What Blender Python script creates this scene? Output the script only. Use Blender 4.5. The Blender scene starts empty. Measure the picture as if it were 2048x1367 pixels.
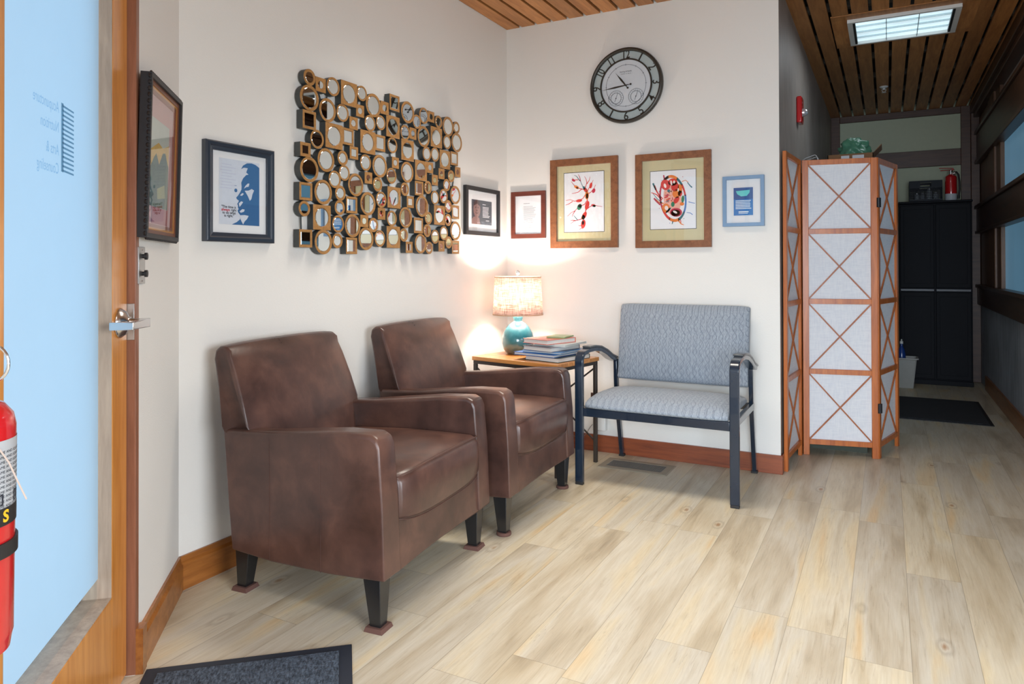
import bpy, bmesh, math, random
from mathutils import Vector, Matrix
R = math.radians
S = bpy.context.scene
C = S.collection

# ------------------------------------------------------------------ camera
F_PX, CY, YAW, PITCH, ROLL, CAM_H = 1413.1, 522.0, -0.488256, 0.0070564, -0.0027387, 1.12
fwd = Vector((math.sin(YAW) * math.cos(PITCH), math.cos(YAW) * math.cos(PITCH), math.sin(PITCH)))
rt0 = Vector((math.cos(YAW), -math.sin(YAW), 0)); up0 = rt0.cross(fwd)
rt = rt0 * math.cos(ROLL) + up0 * math.sin(ROLL); up = up0 * math.cos(ROLL) - rt0 * math.sin(ROLL)
cd = bpy.data.cameras.new('camera'); cam = bpy.data.objects.new('camera', cd); C.objects.link(cam)
cam.matrix_world = Matrix(((rt.x, up.x, -fwd.x, 0), (rt.y, up.y, -fwd.y, 0), (rt.z, up.z, -fwd.z, CAM_H), (0, 0, 0, 1)))
cd.sensor_fit = 'HORIZONTAL'; cd.sensor_width = 36; cd.lens = F_PX / 2048 * 36
cd.shift_y = -(683.5 - CY) / 2048; cd.clip_start = 0.05
S.camera = cam

# ------------------------------------------------------------------ world, lights, exposure
w = bpy.data.worlds.new('sky'); S.world = w; w.use_nodes = True
bgn = w.node_tree.nodes['Background']; bgn.inputs[0].default_value = (0.46, 0.73, 1.0, 1); bgn.inputs[1].default_value = 1.5
S.view_settings.view_transform = 'Standard'; S.view_settings.look = 'None'
S.view_settings.gamma = 1.0; S.view_settings.exposure = 0.12; S.view_settings.use_curve_mapping = False

def area(name, loc, direction, sx, sy, power, color, spread=180):
    l = bpy.data.lights.new(name, 'AREA'); l.shape = 'RECTANGLE'; l.size = sx; l.size_y = sy
    l.energy = power; l.color = color; l.spread = R(spread)
    o = bpy.data.objects.new(name, l); C.objects.link(o); o.location = loc
    o.rotation_euler = Vector(direction).to_track_quat('-Z', 'Y').to_euler()
    return o
# shop-front windows behind the camera (daylight), ceiling troffers of the waiting room
area('daylight_front_windows', (0.45, -1.9, 1.15), (-0.14, 1, -0.28), 2.6, 1.4, 66, (0.76, 0.88, 1.0), 85)
area('daylight_side_windows', (2.9, 0.2, 1.25), (-1, 0.28, -0.30), 2.4, 1.4, 46, (0.84, 0.92, 1.0), 90)
area('waiting_room_troffer', (-1.15, 2.75, 2.62), (0, 0, -1), 1.1, 0.5, 15, (1.0, 0.93, 0.82), 105)
area('reception_troffer', (0.3, 0.6, 2.62), (0, 0, -1), 1.1, 0.5, 17, (1.0, 0.93, 0.83), 115)
area('corridor_troffer_light', (0.09, 5.14, 2.61), (0, 0, -1), 0.5, 0.4, 3.4, (0.86, 0.94, 1.0))

# ------------------------------------------------------------------ node helpers
def new_mat(name):
    m = bpy.data.materials.new(name); m.use_nodes = True; nt = m.node_tree
    b = nt.nodes['Principled BSDF']
    return m, nt, b
def N(nt, t, **k):
    n = nt.nodes.new(t)
    for a, v in k.items():
        if a.startswith('_'): setattr(n, a[1:], v)
        else: n.inputs[a.replace('__', ' ')].default_value = v
    return n
def math_(nt, op, a, b=None, c=None):
    n = nt.nodes.new('ShaderNodeMath'); n.operation = op
    for i, v in enumerate((a, b, c)):
        if v is None: continue
        if isinstance(v, (int, float)): n.inputs[i].default_value = v
        else: nt.links.new(v, n.inputs[i])
    return n.outputs[0]
def ramp(nt, fac, stops):
    n = nt.nodes.new('ShaderNodeValToRGB'); e = n.color_ramp.elements
    while len(e) < len(stops): e.new(0.5)
    for i, (p, c) in enumerate(stops):
        e[i].position = p; e[i].color = (*c, 1)
    nt.links.new(fac, n.inputs[0]); return n.outputs[0]
def mixc(nt, fac, a, b, mode='MIX'):
    n = nt.nodes.new('ShaderNodeMix'); n.data_type = 'RGBA'; n.blend_type = mode
    for s, v in ((n.inputs[0], fac), (n.inputs[6], a), (n.inputs[7], b)):
        if isinstance(v, (int, float)): s.default_value = v
        elif isinstance(v, tuple): s.default_value = (*v, 1)
        else: nt.links.new(v, s)
    return n.outputs[2]
def coords(nt, scale=(1, 1, 1), kind='Object', rot=(0, 0, 0)):
    tc = nt.nodes.new('ShaderNodeTexCoord'); mp = nt.nodes.new('ShaderNodeMapping')
    mp.inputs['Scale'].default_value = scale; mp.inputs['Rotation'].default_value = rot
    nt.links.new(tc.outputs[kind], mp.inputs[0]); return mp.outputs[0]
def noise(nt, vec, scale, detail=4, rough=0.55, dist=0.0):
    n = nt.nodes.new('ShaderNodeTexNoise'); n.inputs['Scale'].default_value = scale
    n.inputs['Detail'].default_value = detail; n.inputs['Roughness'].default_value = rough; n.inputs['Distortion'].default_value = dist
    nt.links.new(vec, n.inputs['Vector']); return n.outputs['Fac']
def bump(nt, b, h, strength, dist=0.01):
    n = nt.nodes.new('ShaderNodeBump'); n.inputs['Strength'].default_value = strength; n.inputs['Distance'].default_value = dist
    nt.links.new(h, n.inputs['Height']); nt.links.new(n.outputs[0], b.inputs['Normal'])
def srgb(r, g, b):
    f = lambda c: (c / 255 / 12.92) if c / 255 <= 0.04045 else ((c / 255 + 0.055) / 1.055) ** 2.4
    return (f(r), f(g), f(b))

_m = {}
def flat(name, col, rough=0.5, metal=0.0, spec=0.5, var=0.06, scale=30, coat=0.0, bmp=0.0):
    """plain painted / plastic / metal surface with a little procedural variation"""
    if name in _m: return _m[name]
    m, nt, b = new_mat(name)
    v = coords(nt); f = noise(nt, v, scale, 3)
    c = mixc(nt, f, tuple(x * (1 - var) for x in col), tuple(min(1, x * (1 + var)) for x in col))
    nt.links.new(c, b.inputs['Base Color'])
    b.inputs['Roughness'].default_value = rough; b.inputs['Metallic'].default_value = metal
    b.inputs['Specular IOR Level'].default_value = spec; b.inputs['Coat Weight'].default_value = coat
    if bmp: bump(nt, b, f, bmp, 0.002)
    _m[name] = m; return m
def wood(name, dark, light, axis='z', rough=0.42, scale=1.0, coat=0.0, island=0.0):
    if name in _m: return _m[name]
    m, nt, b = new_mat(name)
    s = {'x': (1.2, 14, 14), 'y': (14, 1.2, 14), 'z': (14, 14, 1.2)}[axis]
    v = coords(nt, tuple(q * scale for q in s))
    f = noise(nt, v, 2.2, 6, 0.6, 0.6); f2 = noise(nt, v, 9, 4, 0.7)
    f3 = math_(nt, 'ADD', math_(nt, 'MULTIPLY', f, 0.7), math_(nt, 'MULTIPLY', f2, 0.3))
    c = ramp(nt, f3, [(0.3, dark), (0.5, tuple((a + q) / 2 for a, q in zip(dark, light))), (0.7, light)])
    if island:
        g = nt.nodes.new('ShaderNodeNewGeometry')
        k = math_(nt, 'ADD', math_(nt, 'MULTIPLY', g.outputs['Random Per Island'], island), 1 - island * 0.6)
        cb = nt.nodes.new('ShaderNodeCombineColor')
        for i in range(3): nt.links.new(k, cb.inputs[i])
        c = mixc(nt, 1.0, c, cb.outputs[0], 'MULTIPLY')
    nt.links.new(c, b.inputs['Base Color']); b.inputs['Roughness'].default_value = rough
    b.inputs['Coat Weight'].default_value = coat; b.inputs['Coat Roughness'].default_value = 0.25
    bump(nt, b, f3, 0.12, 0.002)
    _m[name] = m; return m
def emit(name, col, strength):
    if name in _m: return _m[name]
    m, nt, b = new_mat(name)
    b.inputs['Base Color'].default_value = (*col, 1); b.inputs['Emission Color'].default_value = (*col, 1)
    v = coords(nt); f = noise(nt, v, 3, 2); nt.links.new(math_(nt, 'MULTIPLY', math_(nt, 'ADD', f, 0.5), strength), b.inputs['Emission Strength'])
    _m[name] = m; return m

# ------------------------------------------------------------------ materials
def mat_wall():
    m, nt, b = new_mat('cream wall paint')
    v = coords(nt); f = noise(nt, v, 1.3, 3); g = noise(nt, coords(nt, (1, 1, 3)), 90, 3, 0.6)
    nt.links.new(mixc(nt, f, (0.765, 0.742, 0.70), (0.80, 0.782, 0.745)), b.inputs['Base Color'])
    b.inputs['Roughness'].default_value = 0.6; bump(nt, b, g, 0.22, 0.0025); return m
def mat_grass(name, a, c):
    m, nt, b = new_mat(name)
    f = noise(nt, coords(nt, (60, 60, 2.0)), 1.6, 5, 0.7); g = noise(nt, coords(nt), 2.2, 3)
    h = math_(nt, 'ADD', math_(nt, 'MULTIPLY', f, 0.65), math_(nt, 'MULTIPLY', g, 0.35))
    nt.links.new(ramp(nt, h, [(0.36, a), (0.62, c)]), b.inputs['Base Color']); b.inputs['Roughness'].default_value = 0.55
    bump(nt, b, f, 0.5, 0.004); return m
def mat_floor():
    m, nt, b = new_mat('washed pine vinyl planks'); L = nt.links
    tc = nt.nodes.new('ShaderNodeTexCoord'); sp = nt.nodes.new('ShaderNodeSeparateXYZ'); L.new(tc.outputs['Object'], sp.inputs[0])
    PW, PL = 0.1695, 1.22
    ix = math_(nt, 'DIVIDE', math_(nt, 'SUBTRACT', sp.outputs[0], 0.055), PW); row = math_(nt, 'FLOOR', ix)
    wn = nt.nodes.new('ShaderNodeTexWhiteNoise'); wn.noise_dimensions = '1D'; L.new(row, wn.inputs['W'])
    iy = math_(nt, 'DIVIDE', math_(nt, 'ADD', sp.outputs[1], math_(nt, 'MULTIPLY', wn.outputs['Value'], PL)), PL); col = math_(nt, 'FLOOR', iy)
    seed = math_(nt, 'ADD', math_(nt, 'MULTIPLY', row, 7.13), math_(nt, 'MULTIPLY', col, 3.71))
    wn2 = nt.nodes.new('ShaderNodeTexWhiteNoise'); wn2.noise_dimensions = '1D'; L.new(seed, wn2.inputs['W'])
    def vec(sx, sy):
        cb = nt.nodes.new('ShaderNodeCombineXYZ')
        L.new(math_(nt, 'MULTIPLY', sp.outputs[0], sx), cb.inputs[0]); L.new(math_(nt, 'MULTIPLY', sp.outputs[1], sy), cb.inputs[1])
        L.new(math_(nt, 'MULTIPLY', seed, 1.0), cb.inputs[2]); return cb.outputs[0]
    big = noise(nt, vec(9, 1.2), 1.0, 3, 0.5, 0.5)       # broad tint streaks
    mid = noise(nt, vec(52, 3.2), 1.0, 7, 0.68, 1.6)     # grain
    fine = noise(nt, vec(190, 7), 1.0, 4, 0.7)
    base = ramp(nt, big, [(0.26, srgb(176, 166, 150)), (0.40, srgb(208, 200, 184)), (0.54, srgb(222, 219, 210)), (0.64, srgb(226, 218, 198)), (0.76, srgb(230, 208, 172))])
    tint = ramp(nt, wn2.outputs['Value'], [(0.0, (0.90, 0.90, 0.91)), (0.5, (0.98, 0.98, 0.98)), (0.8, (1.0, 0.97, 0.91)), (1.0, (1.04, 1.02, 0.96))])
    base = mixc(nt, 1.0, base, tint, 'MULTIPLY')
    gr = ramp(nt, mid, [(0.30, (0.74, 0.69, 0.63)), (0.43, (0.95, 0.93, 0.90)), (0.60, (1.0, 1.0, 1.0)), (0.75, (1.06, 1.06, 1.07))])
    base = mixc(nt, 0.85, base, gr, 'MULTIPLY')
    fg = ramp(nt, fine, [(0.35, (0.88, 0.86, 0.84)), (0.6, (1.0, 1.0, 1.0))]); base = mixc(nt, 0.7, base, fg, 'MULTIPLY')
    crk = noise(nt, vec(75, 1.6), 1.0, 3, 0.5, 2.2); cr = ramp(nt, crk, [(0.487, (0, 0, 0)), (0.5, (1, 1, 1)), (0.513, (0, 0, 0))])
    msk = ramp(nt, noise(nt, vec(6, 2.4), 1.3, 2), [(0.56, (0, 0, 0)), (0.66, (1, 1, 1))])
    base = mixc(nt, math_(nt, 'MULTIPLY', math_(nt, 'MULTIPLY', cr, msk), 0.5), base, srgb(120, 106, 90))
    # knots
    kv = nt.nodes.new('ShaderNodeCombineXYZ'); L.new(math_(nt, 'MULTIPLY', sp.outputs[0], 5.2), kv.inputs[0]); L.new(math_(nt, 'MULTIPLY', sp.outputs[1], 2.4), kv.inputs[1])
    vo = nt.nodes.new('ShaderNodeTexVoronoi'); vo.inputs['Scale'].default_value = 1.0; L.new(kv.outputs[0], vo.inputs['Vector'])
    kd = math_(nt, 'ADD', vo.outputs['Distance'], math_(nt, 'MULTIPLY', mid, 0.09))
    kn = ramp(nt, kd, [(0.075, (1, 1, 1)), (0.115, (0, 0, 0))])
    base = mixc(nt, math_(nt, 'MULTIPLY', kn, 0.75), base, srgb(158, 116, 76))
    kr = ramp(nt, kd, [(0.12, (0, 0, 0)), (0.15, (1, 1, 1)), (0.2, (0, 0, 0))]); base = mixc(nt, math_(nt, 'MULTIPLY', kr, 0.25), base, srgb(110, 90, 70))
    # seams
    fx = math_(nt, 'ABSOLUTE', math_(nt, 'SUBTRACT', math_(nt, 'FRACT', ix), 0.5)); fy = math_(nt, 'ABSOLUTE', math_(nt, 'SUBTRACT', math_(nt, 'FRACT', iy), 0.5))
    sm = math_(nt, 'MAXIMUM', math_(nt, 'GREATER_THAN', fx, 0.4935), math_(nt, 'GREATER_THAN', fy, 0.4991))
    base = mixc(nt, math_(nt, 'MULTIPLY', sm, 0.38), base, srgb(104, 90, 74))
    base = mixc(nt, 1.0, base, (0.915, 0.87, 0.785), 'MULTIPLY')
    L.new(base, b.inputs['Base Color'])
    L.new(math_(nt, 'ADD', math_(nt, 'MULTIPLY', mid, 0.16), 0.32), b.inputs['Roughness'])
    b.inputs['Specular IOR Level'].default_value = 0.45
    bump(nt, b, math_(nt, 'SUBTRACT', math_(nt, 'MULTIPLY', fine, 0.4), sm), 0.15, 0.001)
    return m
def mat_leather():
    m, nt, b = new_mat('brown leather')
    v = coords(nt); f = noise(nt, v, 7, 5, 0.6, 0.3); g = noise(nt, v, 260, 3); h = noise(nt, v, 30, 5, 0.7)
    nt.links.new(ramp(nt, f, [(0.28, srgb(60, 42, 38)), (0.5, srgb(82, 57, 50)), (0.72, srgb(104, 73, 62))]), b.inputs['Base Color'])
    nt.links.new(math_(nt, 'ADD', math_(nt, 'MULTIPLY', f, 0.16), 0.23), b.inputs['Roughness']); b.inputs['Specular IOR Level'].default_value = 0.55
    hh = math_(nt, 'ADD', math_(nt, 'MULTIPLY', g, 0.06), math_(nt, 'MULTIPLY', f, 1.4)); bump(nt, b, hh, 0.16, 0.004); return m
def mat_bench():
    m, nt, b = new_mat('blue grey woven fabric'); L = nt.links
    tc = nt.nodes.new('ShaderNodeTexCoord'); sp = nt.nodes.new('ShaderNodeSeparateXYZ'); L.new(tc.outputs['Object'], sp.inputs[0])
    hz = math_(nt, 'SUBTRACT', sp.outputs[2], sp.outputs[1])
    def wav(ph, fr):   # crossing wavy vertical threads
        s = math_(nt, 'MULTIPLY', math_(nt, 'SINE', math_(nt, 'ADD', math_(nt, 'MULTIPLY', hz, fr), ph)), 0.011)
        q = math_(nt, 'FRACT', math_(nt, 'DIVIDE', math_(nt, 'ADD', sp.outputs[0], s), 0.034))
        return math_(nt, 'LESS_THAN', math_(nt, 'ABSOLUTE', math_(nt, 'SUBTRACT', q, 0.5)), 0.035)
    ln = math_(nt, 'MAXIMUM', wav(0, 95), wav(2.6, 95)); ln = math_(nt, 'MAXIMUM', ln, wav(4.3, 61))
    f = noise(nt, coords(nt, (420, 420, 10)), 1.0, 2, 0.5); g = noise(nt, coords(nt), 500, 2)
    c = ramp(nt, f, [(0.32, srgb(124, 134, 147)), (0.66, srgb(158, 167, 177))])
    c = mixc(nt, math_(nt, 'MULTIPLY', ln, 0.5), c, srgb(66, 78, 96)); L.new(c, b.inputs['Base Color'])
    b.inputs['Roughness'].default_value = 0.85; b.inputs['Sheen Weight'].default_value = 0.2; bump(nt, b, g, 0.25, 0.001); return m
def mat_translucent(name, col, trans=0.6, weave=0, weave_col=None, rough=0.8):
    m, nt, b = new_mat(name); L = nt.links
    out = nt.nodes['Material Output']; b.inputs['Roughness'].default_value = rough
    t = nt.nodes.new('ShaderNodeBsdfTranslucent'); mx = nt.nodes.new('ShaderNodeMixShader'); mx.inputs[0].default_value = trans
    if weave:
        fs = [noise(nt, coords(nt, s), 1.0, 3, 0.6) for s in ((weave, weave, weave * 0.06), (weave * 0.06, weave * 0.06, weave))]
        f = math_(nt, 'MULTIPLY', math_(nt, 'ADD', fs[0], fs[1]), 0.5)
        c = ramp(nt, f, [(0.42, weave_col), (0.56, col)])
    else:
        f = noise(nt, coords(nt), 6, 3); c = mixc(nt, f, tuple(x * 0.96 for x in col), col)
    L.new(c, b.inputs['Base Color']); L.new(c, t.inputs[0])
    L.new(b.outputs[0], mx.inputs[1]); L.new(t.outputs[0], mx.inputs[2]); L.new(mx.outputs[0], out.inputs[0]); return m
def mat_glass(name, tint=(1, 1, 1), f0=0.08, rough=0.02):
    """clear pane: straight-through transmission plus Schlick reflection, both surfaces of the pane in one sheet"""
    m, nt, b = new_mat(name); L = nt.links; out = nt.nodes['Material Output']
    tr = nt.nodes.new('ShaderNodeBsdfTransparent'); tr.inputs[0].default_value = (*tint, 1)
    gl = nt.nodes.new('ShaderNodeBsdfGlossy'); gl.inputs['Roughness'].default_value = rough
    ge = nt.nodes.new('ShaderNodeNewGeometry'); dt = nt.nodes.new('ShaderNodeVectorMath'); dt.operation = 'DOT_PRODUCT'
    L.new(ge.outputs['Incoming'], dt.inputs[0]); L.new(ge.outputs['Normal'], dt.inputs[1])
    c = math_(nt, 'SUBTRACT', 1.0, math_(nt, 'ABSOLUTE', dt.outputs['Value'])); s = math_(nt, 'POWER', c, 5.0)
    nz = noise(nt, coords(nt), 4, 2); s = math_(nt, 'MULTIPLY', s, math_(nt, 'ADD', math_(nt, 'MULTIPLY', nz, 0.02), 0.99))
    fr = math_(nt, 'ADD', math_(nt, 'MULTIPLY', s, 1 - f0), f0)
    mx = nt.nodes.new('ShaderNodeMixShader'); L.new(fr, mx.inputs[0]); L.new(tr.outputs[0], mx.inputs[1]); L.new(gl.outputs[0], mx.inputs[2]); L.new(mx.outputs[0], out.inputs[0]); return m
def mat_mat():
    m, nt, b = new_mat('ribbed carpet mat'); v = coords(nt)
    f = noise(nt, coords(nt, (60, 150, 60)), 1.0, 4, 0.7); g = noise(nt, v, 220, 2)
    nt.links.new(ramp(nt, f, [(0.35, srgb(34, 42, 54)), (0.7, srgb(98, 112, 130))]), b.inputs['Base Color']); b.inputs['Roughness'].default_value = 0.95
    bump(nt, b, math_(nt, 'ADD', f, g), 0.9, 0.006); return m

WALL = mat_wall(); FLOOR = mat_floor(); LEATHER = mat_leather(); BENCH = mat_bench()
GRASS_L = mat_grass('taupe grasscloth', srgb(140, 128, 118), srgb(182, 172, 164)); GRASS_R = mat_grass('grey grasscloth', srgb(122, 128, 138), srgb(190, 198, 208))
CEIL = wood('cedar ceiling boards', srgb(150, 94, 46), srgb(204, 142, 84), 'y', 0.5, island=0.35)
VOID = flat('dark ceiling void', (0.012, 0.011, 0.011), 0.9)
CLEAT = flat('ceiling cleat', (0.05, 0.04, 0.03), 0.8)
BASE_O = wood('honey oak baseboard', srgb(120, 66, 24), srgb(176, 112, 52), 'y', 0.35, coat=0.3)
BASE_R = wood('worn red brown baseboard', srgb(104, 50, 34), srgb(160, 84, 48), 'x', 0.4, coat=0.2)
DWOOD = wood('dark stained wood', srgb(48, 27, 16), srgb(84, 50, 30), 'y', 0.4, coat=0.15)
DWOODX = wood('dark stained wood across', srgb(58, 34, 24), srgb(94, 60, 42), 'x', 0.45)
DWOODZ = wood('mid brown stained wood', srgb(84, 54, 34), srgb(128, 88, 58), 'z', 0.4)
DOORW = wood('fir door', srgb(190, 116, 42), srgb(232, 160, 80), 'z', 0.3, coat=0.4)
DOORI = wood('pale door stop wood', srgb(150, 128, 110), srgb(196, 172, 150), 'z', 0.5)
JAMB = wood('red brown jamb', srgb(118, 72, 50), srgb(158, 104, 78), 'z', 0.4)
CHERRY = wood('cherry screen wood', srgb(160, 78, 28), srgb(214, 122, 54), 'z', 0.35, coat=0.2)
CHERRYX = wood('cherry lattice', srgb(146, 74, 30), srgb(186, 108, 58), 'z', 0.4)
PAPER = mat_translucent('white screen cloth', srgb(244, 245, 248), 0.12, 300, srgb(232, 234, 240))
PANELG = flat('pale green wall panel', srgb(186, 192, 166), 0.6)
BLK = flat('black lacquered wood', (0.012, 0.012, 0.013), 0.3, coat=0.3)
BLKM = flat('black powder coated steel', (0.008, 0.018, 0.036), 0.25, coat=0.5)  # black steel with a blue reflection put into its base colour
DKCAB = flat('charcoal plastic', (0.011, 0.012, 0.016), 0.6, spec=0.15)
GREYP = flat('grey plastic', (0.06, 0.065, 0.08), 0.4)
CHROME = flat('satin chrome', (0.72, 0.72, 0.73), 0.22, 1.0, var=0.02)
BRUSH = flat('brushed steel', (0.5, 0.5, 0.49), 0.38, 1.0)
GOLDF = wood('antique gold tile face', srgb(138, 96, 50), srgb(184, 136, 80), 'z', 0.42, 2.0)
TILES_BLK = flat('black tile edge', (0.05, 0.054, 0.052), 0.5)
MIRROR = flat('mirror', (0.80, 0.82, 0.80), 0.015, 1.0, var=0.0)
FRB = flat('blue black frame', srgb(46, 54, 66), 0.3, coat=0.3); FRK = flat('matte black frame', srgb(34, 33, 35), 0.45)
FRM = wood('mahogany frame', srgb(88, 38, 28), srgb(118, 58, 44), 'x', 0.4); FRW = wood('walnut frame', srgb(108, 64, 38), srgb(152, 98, 62), 'z', 0.4)
FRBL = flat('slate blue frame', srgb(118, 150, 184), 0.4); MATB = flat('white mat board', srgb(232, 234, 236), 0.8, var=0.02); MATY = flat('cream mat board', srgb(206, 196, 156), 0.8, var=0.03)
MATP = flat('dusty pink mat', srgb(206, 168, 164), 0.8, var=0.03); PGLASS = mat_glass('picture glass')
INK = flat('dark ink', srgb(40, 44, 56), 0.6); WHITE = flat('white paper', srgb(236, 238, 242), 0.7, var=0.02)
WPL = flat('white plastic', srgb(225, 225, 222), 0.35); RED = flat('red enamel', (0.55, 0.012, 0.016), 0.2, coat=0.6)
BLKP = flat('black rubber', (0.015, 0.015, 0.016), 0.5)

# ------------------------------------------------------------------ geometry helpers
class MB:
    def __init__(s): s.v = []; s.f = []; s.mi = []; s.m = 0
    def add(s, vs, fs, M=None):
        o = len(s.v)
        for p in vs:
            p = Vector(p); s.v.append(M @ p if M is not None else p)
        for f in fs: s.f.append([o + i for i in f]); s.mi.append(s.m)
        return s
    def box(s, x0, x1, y0, y1, z0, z1, M=None):
        return s.add([(x0,y0,z0),(x1,y0,z0),(x1,y1,z0),(x0,y1,z0),(x0,y0,z1),(x1,y0,z1),(x1,y1,z1),(x0,y1,z1)],
                     [(0,3,2,1),(4,5,6,7),(0,1,5,4),(1,2,6,5),(2,3,7,6),(3,0,4,7)], M)
    def hexa(s, p, M=None):
        return s.add(p, [(0,3,2,1),(4,5,6,7),(0,1,5,4),(1,2,6,5),(2,3,7,6),(3,0,4,7)], M)
    def loft(s, secs, M=None, cap=True, closed=True):
        n = len(secs[0]); vs = [p for q in secs for p in q]; fs = []
        for i in range(len(secs) - 1):
            for j in range(n if closed else n - 1):
                k = (j + 1) % n; fs.append((i*n+j, i*n+k, (i+1)*n+k, (i+1)*n+j))
        if cap: fs.append(tuple(range(n))[::-1]); fs.append(tuple((len(secs)-1)*n + i for i in range(n)))
        return s.add(vs, fs, M)
    def lathe(s, prof, n=24, M=None, cap=True):   # prof: (r,z)
        return s.loft([[(r*math.cos(2*math.pi*i/n), r*math.sin(2*math.pi*i/n), z) for i in range(n)] for r, z in prof], M, cap)
    def cyl(s, a, b, r, n=16, r2=None):
        a = Vector(a); b = Vector(b); q = (b - a).to_track_quat('Z', 'Y').to_matrix().to_4x4()
        return s.lathe([(r, 0), (r if r2 is None else r2, (b - a).length)], n, Matrix.Translation(a) @ q)
    def tube(s, pts, r, n=10, closed=False):
        P = [Vector(p) for p in pts]; secs = []; m = len(P); nrm = None
        for i in range(m):
            a = P[i-1] if (i or closed) else P[0]; b = P[(i+1) % m] if (i < m-1 or closed) else P[-1]
            t = (b - a).normalized()
            if nrm is None: nrm = t.orthogonal().normalized()
            nrm = (nrm - t * nrm.dot(t)).normalized(); bn = t.cross(nrm)
            secs.append([P[i] + (nrm*math.cos(2*math.pi*k/n) + bn*math.sin(2*math.pi*k/n))*r for k in range(n)])
        if closed: secs.append(secs[0])
        return s.loft(secs, None, not closed)
    def prism(s, pts, d, M=None):    # polygon in XY extruded 0..d in Z
        n = len(pts); vs = [(x, y, 0) for x, y in pts] + [(x, y, d) for x, y in pts]
        return s.add(vs, [tuple(range(n))[::-1], tuple(range(n, 2*n))] + [(i, (i+1) % n, n+(i+1) % n, n+i) for i in range(n)], M)
    def poly(s, pts, M=None): return s.add([(p[0], p[1], p[2] if len(p) > 2 else 0) for p in pts], [tuple(range(len(pts)))], M)
    def ring(s, r0, r1, z0, z1, n=32, M=None):
        vs = []; fs = []
        for i in range(n):
            c, q = math.cos(2*math.pi*i/n), math.sin(2*math.pi*i/n)
            vs += [(r0*c, r0*q, z0), (r1*c, r1*q, z0), (r1*c, r1*q, z1), (r0*c, r0*q, z1)]
        for i in range(n):
            a = 4*i; b = 4*((i+1) % n); fs += [(a, b, b+1, a+1), (a+1, b+1, b+2, a+2), (a+2, b+2, b+3, a+3), (a+3, b+3, b, a)]
        return s.add(vs, fs, M)
    def text(s, txt, size, x, y, z=0, M=None, align='CENTER', rot=0, bold=0.0, sx=1.0):
        cu = bpy.data.curves.new('t', 'FONT'); cu.body = txt; cu.size = size; cu.align_x = align; cu.align_y = 'CENTER'; cu.offset = bold; cu.resolution_u = 3
        ob = bpy.data.objects.new('t', cu); C.objects.link(ob); me = bpy.data.meshes.new_from_object(ob)
        T = Matrix.Translation((x, y, z)) @ Matrix.Rotation(rot, 4, 'Z') @ Matrix.Diagonal((sx, 1, 1, 1))
        if M is not None: T = M @ T
        s.add([v.co for v in me.vertices], [tuple(p.vertices) for p in me.polygons], T)
        bpy.data.objects.remove(ob); bpy.data.curves.remove(cu); bpy.data.meshes.remove(me); return s
    def build(s, name, mats, parent=None, bev=0, seg=2, smooth=40, subd=0, M=None):
        me = bpy.data.meshes.new(name); me.from_pydata([tuple(v) for v in s.v], [], s.f)
        mats = mats if isinstance(mats, (list, tuple)) else [mats]
        for m in mats: me.materials.append(m)
        for p, i in zip(me.polygons, s.mi): p.material_index = i; p.use_smooth = smooth > 0
        bm = bmesh.new(); bm.from_mesh(me); bmesh.ops.recalc_face_normals(bm, faces=bm.faces); bm.to_mesh(me); bm.free()
        if smooth: me.set_sharp_from_angle(angle=R(smooth))
        me.update(); o = bpy.data.objects.new(name, me); C.objects.link(o)
        if parent is not None: o.parent = parent
        if M is not None: o.matrix_local = M
        if bev:
            b = o.modifiers.new('bevel', 'BEVEL'); b.width = bev; b.segments = seg; b.limit_method = 'ANGLE'; b.angle_limit = R(35); b.harden_normals = False
        if subd:
            q = o.modifiers.new('subd', 'SUBSURF'); q.levels = subd; q.render_levels = subd
        return o
def tag(o, label, cat, group=None):
    o['label'] = label; o['category'] = cat
    if group: o['group'] = group
    return o
def struct(o): o['kind'] = 'structure'; return o
def thing(name, label, cat, loc=(0,0,0), M=None, group=None):
    o = bpy.data.objects.new(name, None); C.objects.link(o); o.empty_display_size = 0.1
    if M is not None: o.matrix_world = M
    else: o.location = loc
    return tag(o, label, cat, group)
def frame_m(origin, xdir, ydir, zdir):
    x, y, z = Vector(xdir).normalized(), Vector(ydir).normalized(), Vector(zdir).normalized(); o = origin
    return Matrix(((x.x,y.x,z.x,o[0]),(x.y,y.y,z.y,o[1]),(x.z,y.z,z.z,o[2]),(0,0,0,1)))

# ------------------------------------------------------------------ room constants
XA, YB, XC, XR, YE, H = -2.178, 4.035, -0.512, 0.785, 8.10, 2.655
c0 = Vector((-2.178, 1.628, 0)); u = Vector((0.66034, -0.75097, 0)); nD = Vector((0.75097, 0.66034, 0))
def D(s, off, z): return c0 + u*s - nD*off + Vector((0, 0, z))     # door wall: s along wall, off into wall
MD = frame_m(c0, u, nD, (0, 0, 1)).to_4x4()                          # local x along wall, y into the room, z up

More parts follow.
